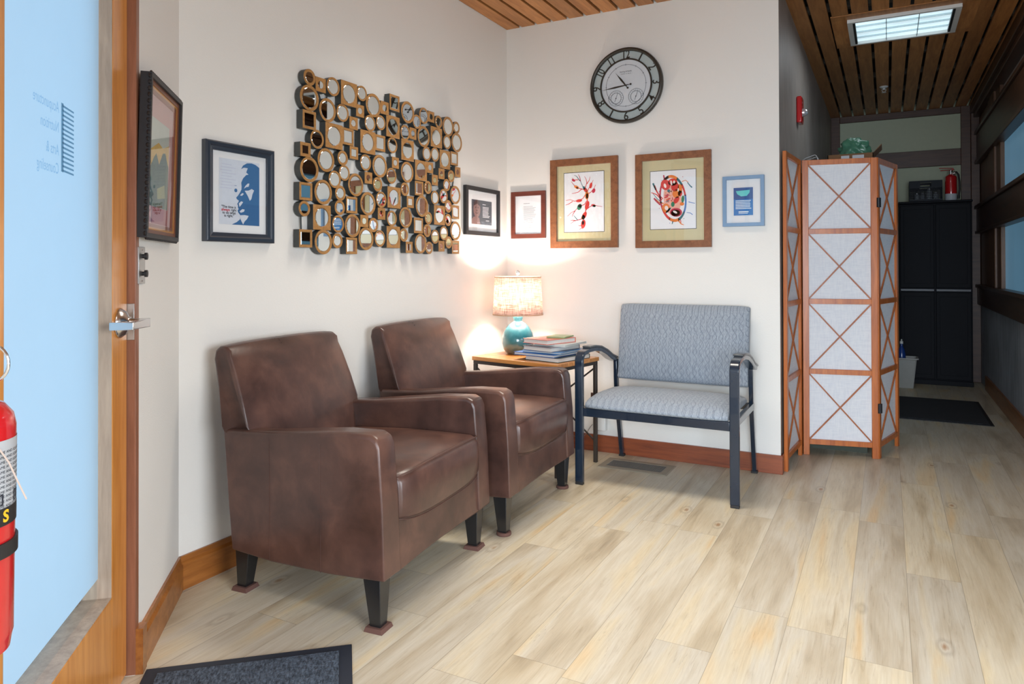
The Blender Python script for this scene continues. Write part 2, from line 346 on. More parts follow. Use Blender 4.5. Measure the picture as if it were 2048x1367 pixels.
# ------------------------------------------------------------------ structure
struct(MB().box(-2.6, 3.6, -3.2, 8.4, -0.06, 0).build('floor', FLOOR, smooth=0))
m = MB(); x = XA + 0.002; i = 0
while x < 3.4:
    m.m = 0; m.box(x, x + 0.091, -2.8, YE, H, H + 0.018); x += 0.1107
m.m = 1; m.box(-2.5, 3.6, -3.2, 8.4, H + 0.07, H + 0.1)
m.m = 2; y = 0.35
while y < 8.0: m.box(-2.3, 3.3, y, y + 0.05, H + 0.0185, H + 0.06); y += 0.62
struct(m.build('ceiling', [CEIL, VOID, CLEAT], smooth=0))
struct(MB().box(XA - 0.1, XA, 1.5, YB + 0.1, 0, H + 0.08).build('wall_left', WALL, smooth=0))
struct(MB().box(XA - 0.1, XC - 0.003, YB, YB + 0.1, 0, H + 0.08).build('wall_back', WALL, smooth=0))
m = MB(); m.m = 0; m.box(XC - 0.003, XC + 0.001, YB, YB + 0.012, 0, H + 0.08); m.m = 1; m.box(XC - 0.1, XC, YB + 0.012, YE, 0, H + 0.08)
struct(m.build('wall_corridor', [WALL, GRASS_L], smooth=0))
# end of the corridor : timber frame with pale infill panels
m = MB(); m.box(XC - 0.1, XR + 0.2, YE, YE + 0.1, 0, H + 0.08); struct(m.build('wall_end', PANELG, smooth=0))
m = MB(); yb = YE - 0.035
m.box(XC, XC + 0.085, yb, YE, 0, H); m.box(XR - 0.15, XR - 0.07, yb, YE, 0, H); m.box(XR - 0.07, XR, yb - 0.03, YE, 0, H)
m.box(XC + 0.085, XR - 0.15, yb, YE, H - 0.065, H); m.box(XC + 0.085, XR - 0.15, yb, YE, 2.09, 2.25)
struct(m.build('trim_1', DWOODX, bev=0.003))
# door wall
DS0, DS1 = 0.525, 1.395      # opening
DZ = 2.12
m = MB(); m.box(-0.02, DS0, -0.12, 0, 0, H + 0.08, MD); m.box(DS1, 2.35, -0.12, 0, 0, H + 0.08, MD); m.box(DS0, DS1, -0.12, 0, DZ, H + 0.08, MD)
struct(m.build('wall_front', WALL, smooth=0))
# remaining shell, behind and beside the camera
m = MB(); m.box(3.2, 3.3, -2.8, 2.3, 0, H + 0.08); m.box(-0.8, 3.3, -2.9, -2.8, 0, H + 0.08); m.box(XR, 3.3, 2.2, 2.3, 0, H + 0.08)
struct(m.build('wall_reception', WALL, smooth=0))
m = MB(); m.box(2.33, 2.43, -0.1, 0.0, 0, H + 0.08, MD); pA = D(2.38, 0, 0)
m.box(pA.x - 0.1, pA.x, -2.9, pA.y + 0.06, 0, H + 0.08); struct(m.build('wall_side', WALL, smooth=0))

# baseboards
def baseprof(m, L, M, h=0.115, t=0.016):
    m.loft([[(q, 0, 0), (q, t, 0), (q, t, h - 0.028), (q, t*0.55, h - 0.018), (q, t*0.5, h), (q, 0, h)] for q in (0, L)], M)
m = MB(); baseprof(m, YB - 1.628, frame_m((XA, YB, 0), (0, -1, 0), (1, 0, 0), (0, 0, 1))); struct(m.build('baseboard_left', BASE_O, smooth=0))
m = MB(); m.box(XA, XC + 0.012, YB - 0.014, YB, 0, 0.10); m.box(XC - 0.002, XC + 0.012, YB, 4.085, 0, 0.10)
struct(m.build('baseboard_back', BASE_R, bev=0.002))
m = MB(); baseprof(m, 0.49, MD @ Matrix.Translation((0.0, 0, 0))); m.box(0.485, DS0 - 0.001, 0, 0.02, 0, 0.125, MD); struct(m.build('baseboard_front', BASE_O, smooth=0))
m = MB(); m.box(XR - 0.016, XR, 2.2, 7.6, 0, 0.125); struct(m.build('baseboard_right', BASE_O, bev=0.003))

# right corridor wall : grasscloth dado, timber rails, obscured glass
m = MB(); m.box(XR, XR + 0.12, 2.2, YE, 0, 0.75); struct(m.build('wall_right', GRASS_R, smooth=0))
m = MB()
rail = lambda z0, z1, d, y0=2.2, y1=YE: m.box(XR - d, XR + 0.12, y0, y1, z0, z1)
rail(0.745, 0.905, 0.030); rail(0.905, 0.935, 0.045)
rail(1.415, 1.44, 0.045); rail(1.44, 1.65, 0.032); rail(1.65, 1.68, 0.05)
rail(2.08, 2.11, 0.045); rail(2.11, 2.36, 0.028); rail(2.36, 2.39, 0.045)
rail(2.53, 2.57, 0.05); rail(2.57, H, 0.075)
struct(m.build('trim_2', DWOOD, bev=0.004))
m = MB()
for y0, y1, d in ((6.68, 6.90, 0.0), (6.90, 7.15, 0.016), (7.15, 7.35, 0.008), (4.1, 4.22, 0.03), (2.2, 2.4, 0.03)):
    for z0, z1 in ((0.93, 1.42), (1.675, 2.085), (2.385, 2.54)): m.box(XR - d, XR + 0.1, y0, y1, z0, z1)
struct(m.build('trim_3', DWOODZ, bev=0.004))
m = MB()
for z0, z1 in ((0.93, 1.42), (1.675, 2.085), (2.385, 2.54)): m.box(XR + 0.004, XR + 0.1, 7.35, YE, z0, z1)
struct(m.build('trim_4', DWOODZ, smooth=0))
def mat_obscure(name, c, k):
    mt, nt, b = new_mat(name); f = noise(nt, coords(nt, (1, 1.2, 0.5)), 2.0, 3)
    nt.links.new(mixc(nt, f, tuple(v*0.75 for v in c), c), b.inputs['Base Color']); nt.links.new(mixc(nt, f, tuple(v*0.7 for v in c), c), b.inputs['Emission Color'])
    b.inputs['Emission Strength'].default_value = k; b.inputs['Roughness'].default_value = 0.28; return mt  # faint emission stands in for light from the room behind the glass
OBS = mat_obscure('obscured blue glass', srgb(104, 150, 178), 0.42); OBS2 = mat_obscure('dim clerestory glass', srgb(92, 84, 80), 0.2)
k = 1
for z0, z1, mt in ((0.93, 1.42, OBS), (1.675, 2.085, OBS), (2.385, 2.54, OBS2)):
    for y0, y1 in ((2.4, 4.1), (4.22, 6.68)):
        struct(MB().box(XR + 0.03, XR + 0.04, y0, y1, z0, z1).build('window_%d' % k, mt, smooth=0)); k += 1

# ------------------------------------------------------------------ glazed entrance door
OFF = 0.020; T = 0.045        # recess of the door face, thickness of the door leaf
DM = MD @ Matrix.Translation((0, -OFF, 0))    # local: x along, y towards room (0 = door face), z up
door = struct(bpy.data.objects.new('door_1', None)); C.objects.link(door)
SR, SL, ZB, ZT = 0.126, 0.146, 0.272, 2.0
gx0, gx1 = DS0 + SR + 0.003, DS1 - SL
m = MB(); m.box(DS0 + 0.006, gx0, -T, 0, 0.01, DZ - 0.01, DM); m.box(gx1, DS1 - 0.004, -T, 0, 0.01, DZ - 0.01, DM)
m.build('door_stile', DOORW, door, bev=0.002)
m = MB(); m.box(gx0, gx1, -T, 0, 0.01, ZB, DM); m.box(gx0, gx1, -T, 0, ZT, DZ - 0.01, DM)
m.build('door_rail', DOORW, door, bev=0.002)
m = MB()   # glazing stops: pale liner faces of the opening
m.box(gx0, gx0 + 0.002, -T, -0.001, ZB, ZT, DM); m.box(gx1 - 0.002, gx1, -T, -0.001, ZB, ZT, DM); m.box(gx0, gx1, -T, -0.001, ZB, ZB + 0.002, DM)
m.box(gx0, gx0 + 0.002, -0.11, -T, ZB, ZT, DM); m.box(gx0, gx1, -0.10, -T, ZB - 0.02, ZB + 0.002, DM)
m.build('glazing_stop', DOORI, door, smooth=0)
MB().poly([(gx0, -0.034, ZB), (gx1, -0.034, ZB), (gx1, -0.034, ZT), (gx0, -0.034, ZT)], DM).build('glass_pane', mat_glass('door glass', (0.93, 0.98, 1.0)), door, smooth=0)
FILM = mat_translucent('frosted window film', (0.86, 0.93, 0.98), 0.86, rough=0.5)
MB().poly([(gx0 + 0.006, -0.031, ZB + 0.055), (gx1, -0.031, ZB + 0.055), (gx1, -0.031, ZT), (gx0 + 0.006, -0.031, ZT)], DM).build('frosted_film', FILM, door, smooth=0)
DEC = mat_translucent('faint lettering seen through film', srgb(196, 220, 238), 0.86); DEC2 = mat_translucent('grey logo seen through film', srgb(150, 178, 194), 0.86)
# lettering is on the outside of the glass, so it reads mirrored from indoors
TM = DM @ frame_m((0, -0.0302, 0), (1, 0, 0), (0, 0, 1), (0, -1, 0)); m = MB()
for t, z in (('Acupuncture', 1.470), ('Nutrition', 1.426), ('Arts &', 1.376), ('Counseling', 1.335)):
    m.text(t, 0.034, 0.92, z, 0, TM, 'LEFT', sx=0.75)
m.build('door_lettering', DEC, door, smooth=0)
m = MB()
for i in range(15):
    z = 1.332 + i * 0.0103; m.poly([(0.832, z), (0.9, z + 0.0015), (0.9, z + 0.0065), (0.832, z + 0.004)], TM)
m.poly([(0.893, 1.332, 0.0003), (0.906, 1.333, 0.0003), (0.906, 1.486, 0.0003), (0.893, 1.486, 0.0003)], TM)
m.build('door_logo', DEC2, door, smooth=0)
# lever set
LX, LZ = 0.60, 0.972
m = MB(); RM = DM @ Matrix.Translation((LX, 0, LZ)) @ Matrix.Rotation(R(-90), 4, 'X')
m.lathe([(0.040, 0), (0.040, 0.004), (0.030, 0.018), (0.016, 0.024), (0.012, 0.03), (0.012, 0.058)], 32, RM)
m.box(-0.012, 0.012, 0.05, 0.072, -0.011, 0.011, DM @ Matrix.Translation((LX, 0, LZ)))
m.hexa([(LX-0.012,0.050,LZ-0.012),(LX+0.115,0.052,LZ-0.009),(LX+0.115,0.066,LZ-0.009),(LX-0.012,0.074,LZ-0.012),(LX-0.012,0.050,LZ+0.012),(LX+0.115,0.052,LZ+0.009),(LX+0.115,0.066,LZ+0.009),(LX-0.012,0.074,LZ+0.012)], DM)
m.box(LX+0.102, LX+0.116, 0.010, 0.066, LZ-0.010, LZ+0.010, DM)
m.cyl(DM @ Vector((LX + 0.028, 0.0, LZ)), DM @ Vector((LX + 0.028, 0.03, LZ)), 0.006)
hd = m.build('door_handle', CHROME, door, bev=0.003, seg=3); hd['label'] = 'satin chrome lever handle'
m = MB(); m.box(DS0 - 0.003, DS0 + 0.003, -T, 0.018, 0.92, 1.02, DM); m.box(DS0 - 0.002, DS0 + 0.005, -0.012, 0.010, 0.955, 0.985, DM)
sp_ = m.build('strike_plate', BRUSH, door, bev=0.001)
m = MB(); m.box(DS0 - 0.03, DS0 + 0.0005, -0.12, 0.0015, 0, DZ, MD); m.box(DS1, DS1 + 0.03, -0.12, 0.0015, 0, DZ, MD); m.box(DS0, DS1, -0.12, 0.0015, DZ, DZ + 0.03, MD)
struct(m.build('trim_5', JAMB, bev=0.002))
# pavement outside, below the threshold
m = MB(); m.box(-1.5, 6.0, -6.0, -0.13, -0.12, -0.05, MD); struct(m.build('ground', flat('concrete paving', (0.42, 0.43, 0.44), 0.9), smooth=0))

# ------------------------------------------------------------------ leather armchairs
def armchair_parts(t, pad_round):
    def pan(y_f0, y_f1, y_r0, y_r1):    # side panel with arm; y at front / rear, outer then inner
        out = [(0.016,0.168),(0.008,0.40),(-0.006,0.572),(-0.016,0.595),(-0.040,0.606),(-0.16,0.603),(-0.32,0.586),(-0.46,0.570),(-0.575,0.562),(-0.674,0.560),(-0.664,0.45),(-0.650,0.30),(-0.632,0.150),(-0.45,0.142),(-0.20,0.150)]
        f = lambda x, a, b: a + (b - a) * (-x / 0.66)
        mid = lambda x: [f(x, y_f0, y_r0), f(x, y_f1, y_r1)]
        secs = []
        for q in (0.0, 0.12, 0.5, 0.88, 1.0):
            k = 0.010 if q in (0.0, 1.0) else 0.0
            secs.append([(x, mid(x)[0] * (1-q) + mid(x)[1] * q, z - (k if z > 0.5 else 0)) for x, z in out])
        return MB().loft(secs)
    pan(0.385, 0.290, 0.330, 0.262).build('side_panel', LEATHER, t, bev=0.012, seg=3)
    pan(-0.385, -0.290, -0.330, -0.262).build('side_panel', LEATHER, t, bev=0.012, seg=3)
    for sy in (-1, 1):
        m = MB()
        for xs in (-0.235, -0.455): 
            yo = 0.385 + (0.330 - 0.385)*(-xs/0.66) + 0.0002; m.tube([(xs, yo*sy, 0.150), (xs, yo*sy, 0.34), (xs - .004, yo*sy, 0.555)], 0.0011, 5)
            m.build('side_seam', LEATHER, t); m = MB()
    # backrest : full width above the arms, reclined, softly crowned
    secs = []
    for k in range(13):
        q = -1 + 2 * k / 12; y = 0.328 * q; e = abs(q) ** 6; b = 1 - q * q
        prof = [(-0.50,0.30),(-0.530,0.44),(-0.562,0.57),(-0.592,0.66),(-0.628,0.755),(-0.650,0.805),(-0.665,0.830),(-0.690,0.848),(-0.712,0.846),(-0.732,0.832),(-0.736,0.80),(-0.712,0.70),(-0.676,0.57),(-0.650,0.40),(-0.640,0.25)]
        sec = []
        for x, z in prof:
            fx = 0.014 * b if x > -0.66 and z > 0.35 else 0
            zz = z - (0.005 * e if z > 0.78 else 0) + (0.005 * b if z > 0.82 else 0)
            
            sec.append((x + fx - 0.012 * e * (1 if x > -0.66 else 0), (y * (1 - 0.055*(z - 0.55)/0.28)) if z > 0.5 else y * 0.82, zz))
        secs.append(sec)
    bk = MB().loft(secs).build('backrest', LEATHER, t, bev=0.010, seg=3)
    for q in (-1, 1):
        m = MB(); m.tube([(-0.575, 0.322*q, 0.572), (-0.606, 0.317*q, 0.66), (-0.644, 0.311*q, 0.755), (-0.672, 0.305*q, 0.815), (-0.690, 0.300*q, 0.838)], 0.0022, 6)
        m.build('welt_seam', LEATHER, bk)
    # front rail and hidden seat deck
    m = MB(); m.loft([[(-0.045, y, 0.160 + 0.008*(1-(y/0.3)**2)), (0.008, y, 0.160 + 0.008*(1-(y/0.3)**2)), (-0.002, y, 0.33), (-0.045, y, 0.33)] for y in (-0.30, -0.15, 0, 0.15, 0.30)])
    m.box(-0.60, -0.04, -0.28, 0.28, 0.165, 0.30); m.build('seat_base', LEATHER, t, bev=0.006)
    # cushion
    secs = []
    for k in range(17):
        q = -1 + 2 * k / 16; y = 0.290 * q; b = (1 - abs(q) ** 4); e = abs(q) ** 10
        zt = 0.462 + 0.016 * b; zb = 0.303 + 0.012 * abs(q) ** 3 - 0.006 * b; xf = 0.030 + 0.012 * b - 0.02 * e
        secs.append([(-0.56, y, zb), (-0.25, y, zb), (xf - 0.035, y, zb - 0.002), (xf - 0.012, y, zb + 0.008), (xf - 0.002, y, zb + 0.03), (xf, y, (zb + zt) / 2), (xf - 0.003, y, zt - 0.028),
                     (xf - 0.014, y, zt - 0.008), (xf - 0.035, y, zt), (xf - 0.12, y, zt + 0.008 * b), (-0.30, y, zt + 0.002), (-0.56, y, zt - 0.012)])
    cu = MB().loft(secs).build('seat_cushion', LEATHER, t, bev=0.012, seg=3)
    m = MB()
    m.tube([(0.020 + 0.012*(1-abs(q)**4) - 0.02*abs(q)**10 - 0.0015, 0.288*q, 0.459 + 0.016*(1-abs(q)**4)) for q in [-1 + i/10 for i in range(21)]], 0.0024, 6)
    m.tube([(0.022 + 0.012*(1-abs(q)**4) - 0.02*abs(q)**10, 0.288*q, 0.312 + 0.012*abs(q)**3 - 0.006*(1-abs(q)**4)) for q in [-1 + i/10 for i in range(21)]], 0.0022, 6)
    m.build('piping', LEATHER, cu)
    for sx, sy in ((-0.035, -1), (-0.035, 1), (-0.60, -1), (-0.60, 1)):
        yo = (0.375 if sx > -0.2 else 0.315) * sy; yi = yo - 0.062 * sy; x0, x1 = (sx - 0.035, sx + 0.028)
        bx = (sx - 0.018, sx + 0.020) if sx > -0.2 else (sx - 0.038, sx + 0.0)
        byo = yo - 0.014*sy; byi = byo - 0.038*sy
        m = MB().hexa([(bx[0],byo,0.012),(bx[1],byo,0.012),(bx[1],byi,0.012),(bx[0],byi,0.012),(x0,yo,0.175),(x1,yo,0.175),(x1,yi,0.175),(x0,yi,0.175)])
        lg = m.build('leg', BLK, t, bev=0.002); lg['label'] = 'black tapered leg'
        cx, cy = sum(bx)/2, (byo+byi)/2; m = MB(); PADM = flat('brown felt foot pad', srgb(96, 66, 58), 0.9)
        if pad_round: m.lathe([(0.030, 0), (0.032, 0.004), (0.030, 0.014)], 24, Matrix.Translation((cx, cy, 0)))
        else: m.hexa([(cx-.033,cy-.033,0),(cx+.033,cy-.033,0),(cx+.033,cy+.033,0),(cx-.033,cy+.033,0),(cx-.029,cy-.029,.014),(cx+.029,cy-.029,.014),(cx+.029,cy+.029,.014),(cx-.029,cy+.029,.014)])
        m.build('foot_pad', PADM, lg, bev=0.001)
def rotm(x, y, a, z=0): return Matrix.Translation((x, y, z)) @ Matrix.Rotation(R(a), 4, 'Z')
t = thing('armchair', 'brown leather armchair nearest the door, standing on square brown foot pads', 'armchair', M=rotm(-1.395, 2.086, 5.4), group='brown leather armchairs'); armchair_parts(t, False)
t = thing('armchair', 'brown leather armchair beside the side table and lamp, on round foot pads', 'armchair', M=rotm(-1.405, 2.94, 3.0), group='brown leather armchairs'); armchair_parts(t, True)

# ------------------------------------------------------------------ wide fabric bench chair
t = thing('guest_chair', 'extra wide blue grey fabric guest chair with black metal arms against the back wall', 'chair', (-1.015, 3.375, 0))
secs = []
for k in range(21):
    q = -1 + 2*k/20; y = 0.358*q; b = (1 - abs(q)**4); e = abs(q)**12
    secs.append([(y, 0.50, 0.395), (y, 0.02, 0.392), (y, -0.012 - 0.012*b + .012*e, 0.397), (y, -0.018 - 0.012*b + .012*e, 0.412), (y, 0.004, 0.436 + 0.008*b - .014*e), (y, 0.05, 0.448 + 0.012*b - .014*e), (y, 0.16, 0.456 + 0.018*b - .014*e), (y, 0.34, 0.452 + 0.014*b - .014*e), (y, 0.48, 0.440 - .014*e), (y, 0.505, 0.425 - .01*e)])
MB().loft(secs).build('seat', BENCH, t, bev=0.008, seg=3)
secs = []
for k in range(21):
    q = -1 + 2*k/20; x = 0.362*q; b = (1 - abs(q)**4); e = abs(q)**12
    def P(d, z): # d = distance in front of the back plane
        yb = 0.545 + (z - 0.47) * 0.16
        return (x, yb - d, z)
    secs.append([P(0.0,0.478),P(0.028,0.472),P(0.050,0.480+.006*e),P(0.056+0.012*b-.014*e,0.51),P(0.060+0.016*b-.016*e,0.66),P(0.056+0.012*b-.014*e,0.86),P(0.046-.01*e,0.892-.005*e),P(0.026,0.904-.006*e),P(0.002,0.896-.006*e)])
MB().loft(secs).build('backrest', BENCH, t, bev=0.008, seg=3)
def bar(path, wx, th, x):   # flat bar following a y-z path, wx wide in x, th thick in the path plane
    P = [Vector((0, a, b)) for a, b in path]; secs = []
    for i, p in enumerate(P):
        a = P[max(i-1, 0)]; b = P[min(i+1, len(P)-1)]; tt = (b - a).normalized(); n = Vector((0, -tt.z, tt.y))
        secs.append([p + n*th/2 + Vector((x - wx/2, 0, 0)), p + n*th/2 + Vector((x + wx/2, 0, 0)), p - n*th/2 + Vector((x + wx/2, 0, 0)), p - n*th/2 + Vector((x - wx/2, 0, 0))])
    return MB().loft(secs)
def arc(cy, cz, r, a0, a1, n=7): return [(cy + r*math.cos(R(a0 + (a1-a0)*i/n)), cz + r*math.sin(R(a0 + (a1-a0)*i/n))) for i in range(n+1)]
for sx in (-1, 1):
    xx = 0.387 * sx
    pth = [(0.0, 0.012), (0.0, 0.62)] + arc(0.045, 0.625, 0.045, 180, 95) + [(0.10, 0.677), (0.18, 0.676), (0.27, 0.664), (0.36, 0.636), (0.44, 0.602), (0.51, 0.582)]
    lg = bar(pth, 0.044, 0.022, xx).build('leg', BLKM, t, bev=0.004, seg=3); lg['label'] = 'front leg bending back into the armrest'
    ar = bar([(0.10, 0.693), (0.18, 0.692), (0.27, 0.680), (0.36, 0.652), (0.44, 0.618), (0.53, 0.592)], 0.05, 0.011, xx).build('armrest_pad', flat('dark grey arm pad', (0.06, 0.065, 0.07), 0.35, coat=0.3), t, bev=0.004)
    MB().box(xx - .02, xx + .02, -.012, .012, 0, .013).build('foot_cap', BLKP, lg, bev=0.002)
    pth = [(0.622, 0.012), (0.535, 0.36), (0.525, 0.48), (0.520, 0.585)]
    rl = bar(pth, 0.022, 0.034, xx - 0.012*sx).build('leg', BLKM, t, bev=0.004); rl['label'] = 'raked rear leg'
    MB().box(xx - .012*sx - .016, xx - .012*sx + .016, .606, .638, 0, .013).build('foot_cap', BLKP, rl, bev=0.002)
    bar([(0.0, 0.375), (0.54, 0.375)], 0.024, 0.036, xx - 0.010*sx).build('side_rail', BLKM, t, bev=0.003)
MB().box(-0.366, 0.366, -0.010, 0.014, 0.352, 0.394).build('front_rail', BLKM, t, bev=0.003)
MB().box(-0.366, 0.366, 0.505, 0.53, 0.36, 0.395).build('rear_rail', BLKM, t, bev=0.003)

# ------------------------------------------------------------------ side table
A = Vector((-2.125, 3.502, 0)); ex = Vector((0.984, -0.178, 0)).normalized(); ey = Vector((0.178, 0.984, 0)).normalized()
TMX = Matrix.Translation(A) @ Matrix.Rotation(math.atan2(ex.y, ex.x), 4, 'Z'); TW, TD = 0.60, 0.42
t = thing('side_table', 'small side table of golden pine planks on thin dark metal legs in the corner', 'table', M=TMX)
m = MB()
for i in range(4): m.box(0, TW, TD*i/4 + .001, TD*(i+1)/4 - .0005, 0.578, 0.600)
m.build('tabletop', wood('golden pine planks', srgb(176, 104, 44), srgb(226, 160, 90), 'x', 0.35, coat=0.4, island=0.25), t, bev=0.0015)
MET = flat('dark bronze steel', (0.045, 0.034, 0.028), 0.45)
m = MB()
for a, b, c_, d in ((0.006, TW-.006, 0.006, 0.026), (0.006, TW-.006, TD-.026, TD-.006), (0.006, 0.026, 0.026, TD-.026), (TW-.026, TW-.006, 0.026, TD-.026)): m.box(a, b, c_, d, 0.558, 0.5775)
m.build('apron_frame', MET, t, bev=0.002)
for x0 in (0.006, TW - .026):
    for y0 in (0.006, TD - .026):
        lg = MB().box(x0, x0+.02, y0, y0+.02, 0, 0.558).build('leg', MET, t, bev=0.002)
for y0 in (0.016, TD - .016):
    m = MB(); m.tube([(0.02, y0, 0.54), (TW - .02, y0, 0.12)], 0.005, 8); m.tube([(TW - .02, y0+.008, 0.54), (0.02, y0+.008, 0.12)], 0.005, 8); m.build('cross_brace', MET, t)

# ------------------------------------------------------------------ table lamp
t = thing('table_lamp', 'lit table lamp with turquoise glazed base and woven drum shade', 'lamp', M=Matrix.Translation((-1.945, 3.735, 0.6005)))
def mat_glaze():
    mt, nt, b = new_mat('turquoise crackle glaze'); v = coords(nt)
    sp = nt.nodes.new('ShaderNodeSeparateXYZ'); tc = nt.nodes.new('ShaderNodeTexCoord'); nt.links.new(tc.outputs['Object'], sp.inputs[0])
    f = noise(nt, coords(nt, (1, 1, .5)), 28, 5, 0.7); g = math_(nt, 'ADD', math_(nt, 'MULTIPLY', sp.outputs[2], 4.6), math_(nt, 'MULTIPLY', math_(nt, 'SUBTRACT', f, 0.5), 0.35))
    c = ramp(nt, g, [(0.03, srgb(92, 90, 80)), (0.2, srgb(72, 112, 112)), (0.5, srgb(44, 116, 128)), (0.9, srgb(92, 164, 176))])
    nt.links.new(c, b.inputs['Base Color']); b.inputs['Roughness'].default_value = 0.16; b.inputs['Coat Weight'].default_value = 0.8; b.inputs['Coat Roughness'].default_value = 0.04; return mt
m = MB(); m.lathe([(0.062,0),(0.072,0.006),(0.088,0.03),(0.097,0.065),(0.097,0.09),(0.088,0.125),(0.068,0.158),(0.046,0.180),(0.030,0.190),(0.026,0.194),(0.026,0.202),(0.029,0.206),(0.029,0.222),(0.026,0.228),(0.010,0.230)], 40)
m.build('lamp_base', mat_glaze(), t)
m = MB(); m.cyl((0,0,0.229), (0,0,0.30), 0.008, 12); m.cyl((0,0,0.245),(0,0,0.275),0.014,16); sk = m.build('socket', BRUSH, t)
m = MB()
for q in (0, 1): m.tube([(0.016*math.cos(q*math.pi), 0, 0.27), (0.05*math.cos(q*math.pi), 0, 0.31), (0.055*math.cos(q*math.pi), 0, 0.38), (0.03*math.cos(q*math.pi), 0, 0.44), (0, 0, 0.458)], 0.0015, 6)
m.build('harp', BRUSH, t)
m = MB(); m.lathe([(0.009,0.274),(0.013,0.283),(0.021,0.298),(0.022,0.310),(0.016,0.324),(0.0005,0.331)], 20); m.build('bulb', emit('warm bulb', (1.0, 0.78, 0.5), 6), t)
LIN = mat_translucent('woven linen shade', srgb(240, 224, 214), 0.37, 260, srgb(190, 158, 142))
m = MB(); n = 64; zs = (0.232, 0.30, 0.38, 0.456); rs = (0.150, 0.146, 0.142, 0.138)
m.loft([[(r*math.cos(2*math.pi*i/n), r*math.sin(2*math.pi*i/n), z) for i in range(n)] for r, z in zip(rs, zs)], cap=False)
sh = m.build('lamp_shade', LIN, t); md = sh.modifiers.new('thick', 'SOLIDIFY'); md.thickness = 0.0015
MB().ring(0.1485, 0.1515, 0.230, 0.236, 64).build('shade_trim', flat('pale trim tape', srgb(196, 160, 128), 0.7), sh)
m = MB(); m.ring(0.1365, 0.1395, 0.452, 0.458, 64)
for q in range(3): m.tube([(0,0,0.452),(0.137*math.cos(q*2.094), 0.137*math.sin(q*2.094), 0.452)], 0.0015, 6)
m.build('spider_ring', flat('pale trim tape', srgb(196, 160, 128), 0.7), sh)
m = MB(); m.lathe([(0.004,0.456),(0.009,0.460),(0.005,0.466),(0.011,0.474),(0.013,0.484),(0.009,0.492),(0.001,0.496)], 16); m.build('finial', CHROME, t)
pl = bpy.data.lights.new('lamp_bulb_light', 'POINT'); pl.energy = 17; pl.color = (1.0, 0.88, 0.78); pl.shadow_soft_size = 0.035
po = bpy.data.objects.new('lamp_bulb_light', pl); C.objects.link(po); po.location = (-1.945, 3.735, 0.6005 + 0.372)

# ------------------------------------------------------------------ books on the table
def book(name, label, M, w_, d, h, col, dk=None, spine='x-'):
    tb = thing(name, label, 'book', M=M, group='books on the side table')
    cm = flat('cover ' + label[:18], col, 0.35, coat=0.3); m = MB()
    m.box(0, w_, 0, d, 0, 0.003); m.box(0, w_, 0, d, h - 0.003, h); m.box(0, w_, d - 0.003, d, 0.003, h - 0.003)
    m.build('cover', cm, tb, bev=0.0006)
    MB().box(0.004, w_ - 0.004, 0.004, d - 0.003, 0.0031, h - 0.0031).build('pages', flat('book pages', srgb(214, 210, 204), 0.85, scale=200, var=0.12), tb, smooth=0)
    return tb
def bm_(cx, cy, a, z, w_, d): return rotm(cx, cy, a, z) @ Matrix.Translation((-w_/2, -d/2, 0))
z = 0.6005; bx, by = -1.655, 3.60
for lab, w_, d, h, a, dx, dy, col in (
    ('dark green hardback book at the bottom of the stack', 0.235, 0.29, 0.026, -14, 0.02, 0.02, srgb(44, 58, 56)),
    ('wide blue picture book second from the bottom of the stack', 0.275, 0.31, 0.016, -11, -0.03, 0.025, srgb(36, 84, 150)),
    ('blue and teal book lying just above the widest blue book', 0.25, 0.27, 0.012, -7, 0.0, 0.02, srgb(64, 122, 176)),
    ('grey covered book under the red book', 0.205, 0.25, 0.024, -16, -0.008, 0.0, srgb(120, 116, 126)),
    ('white paperback with pale pages beneath the red book', 0.20, 0.26, 0.012, -4, 0.025, 0.05, srgb(206, 212, 210)),
    ('thick book with coral red cover on top of the stack', 0.185, 0.235, 0.026, -18, -0.022, 0.005, srgb(206, 108, 92))):
    book('book', lab, bm_(bx + dx, by + dy, a, z, w_, d), w_, d, h, col); z += h + 0.0004
book('book', 'thin green notebook at the back on top of the stack', bm_(bx + 0.02, by + 0.055, 2, z, 0.11, 0.14), 0.11, 0.14, 0.008, srgb(132, 158, 96))

# ------------------------------------------------------------------ framed pictures
# local frame of a wall: x to the right, y up, z out of the wall
def WA(y, z): return frame_m((XA + 0.001, y, z), (0, 1, 0), (0, 0, 1), (1, 0, 0))
def WB(x, z): return frame_m((x, YB - 0.001, z), (1, 0, 0), (0, 0, 1), (0, -1, 0))
def WD(s, z, off=0.001): return frame_m(D(s, -off, z), -u, (0, 0, 1), nD)
def picture(label, M, w_, h_, fw, dep, fmat, matm, glass=True, step=True, name='framed_picture'):
    t = thing(name, label, 'picture', M=M)
    a, b = w_/2, h_/2
    prof = [(0, 0), (0, dep*0.8), (fw*0.15, dep), (fw*0.45, dep), (fw*0.6, dep*0.82), (fw, dep*0.7), (fw, 0)] if step else [(0, 0), (0, dep), (fw, dep), (fw, 0)]
    m = MB(); secs = []
    for sx, sy in ((-1,-1),(1,-1),(1,1),(-1,1),(-1,-1)): secs.append([(sx*(a - q), sy*(b - q), z) for q, z in prof])
    m.loft(secs, cap=False); m.build('frame', fmat, t, bev=0.0006, smooth=25)
    MB().box(-a+fw*.9, a-fw*.9, -b+fw*.9, b-fw*.9, 0.001, dep*0.35).build('mat_board', matm, t, smooth=0)
    if glass: MB().poly([(-a+fw*.95, -b+fw*.95, dep*0.62), (a-fw*.95, -b+fw*.95, dep*0.62), (a-fw*.95, b-fw*.95, dep*0.62), (-a+fw*.95, b-fw*.95, dep*0.62)]).build('glass_pane', PGLASS, t, smooth=0)
    return t, dep*0.35 + 0.0006
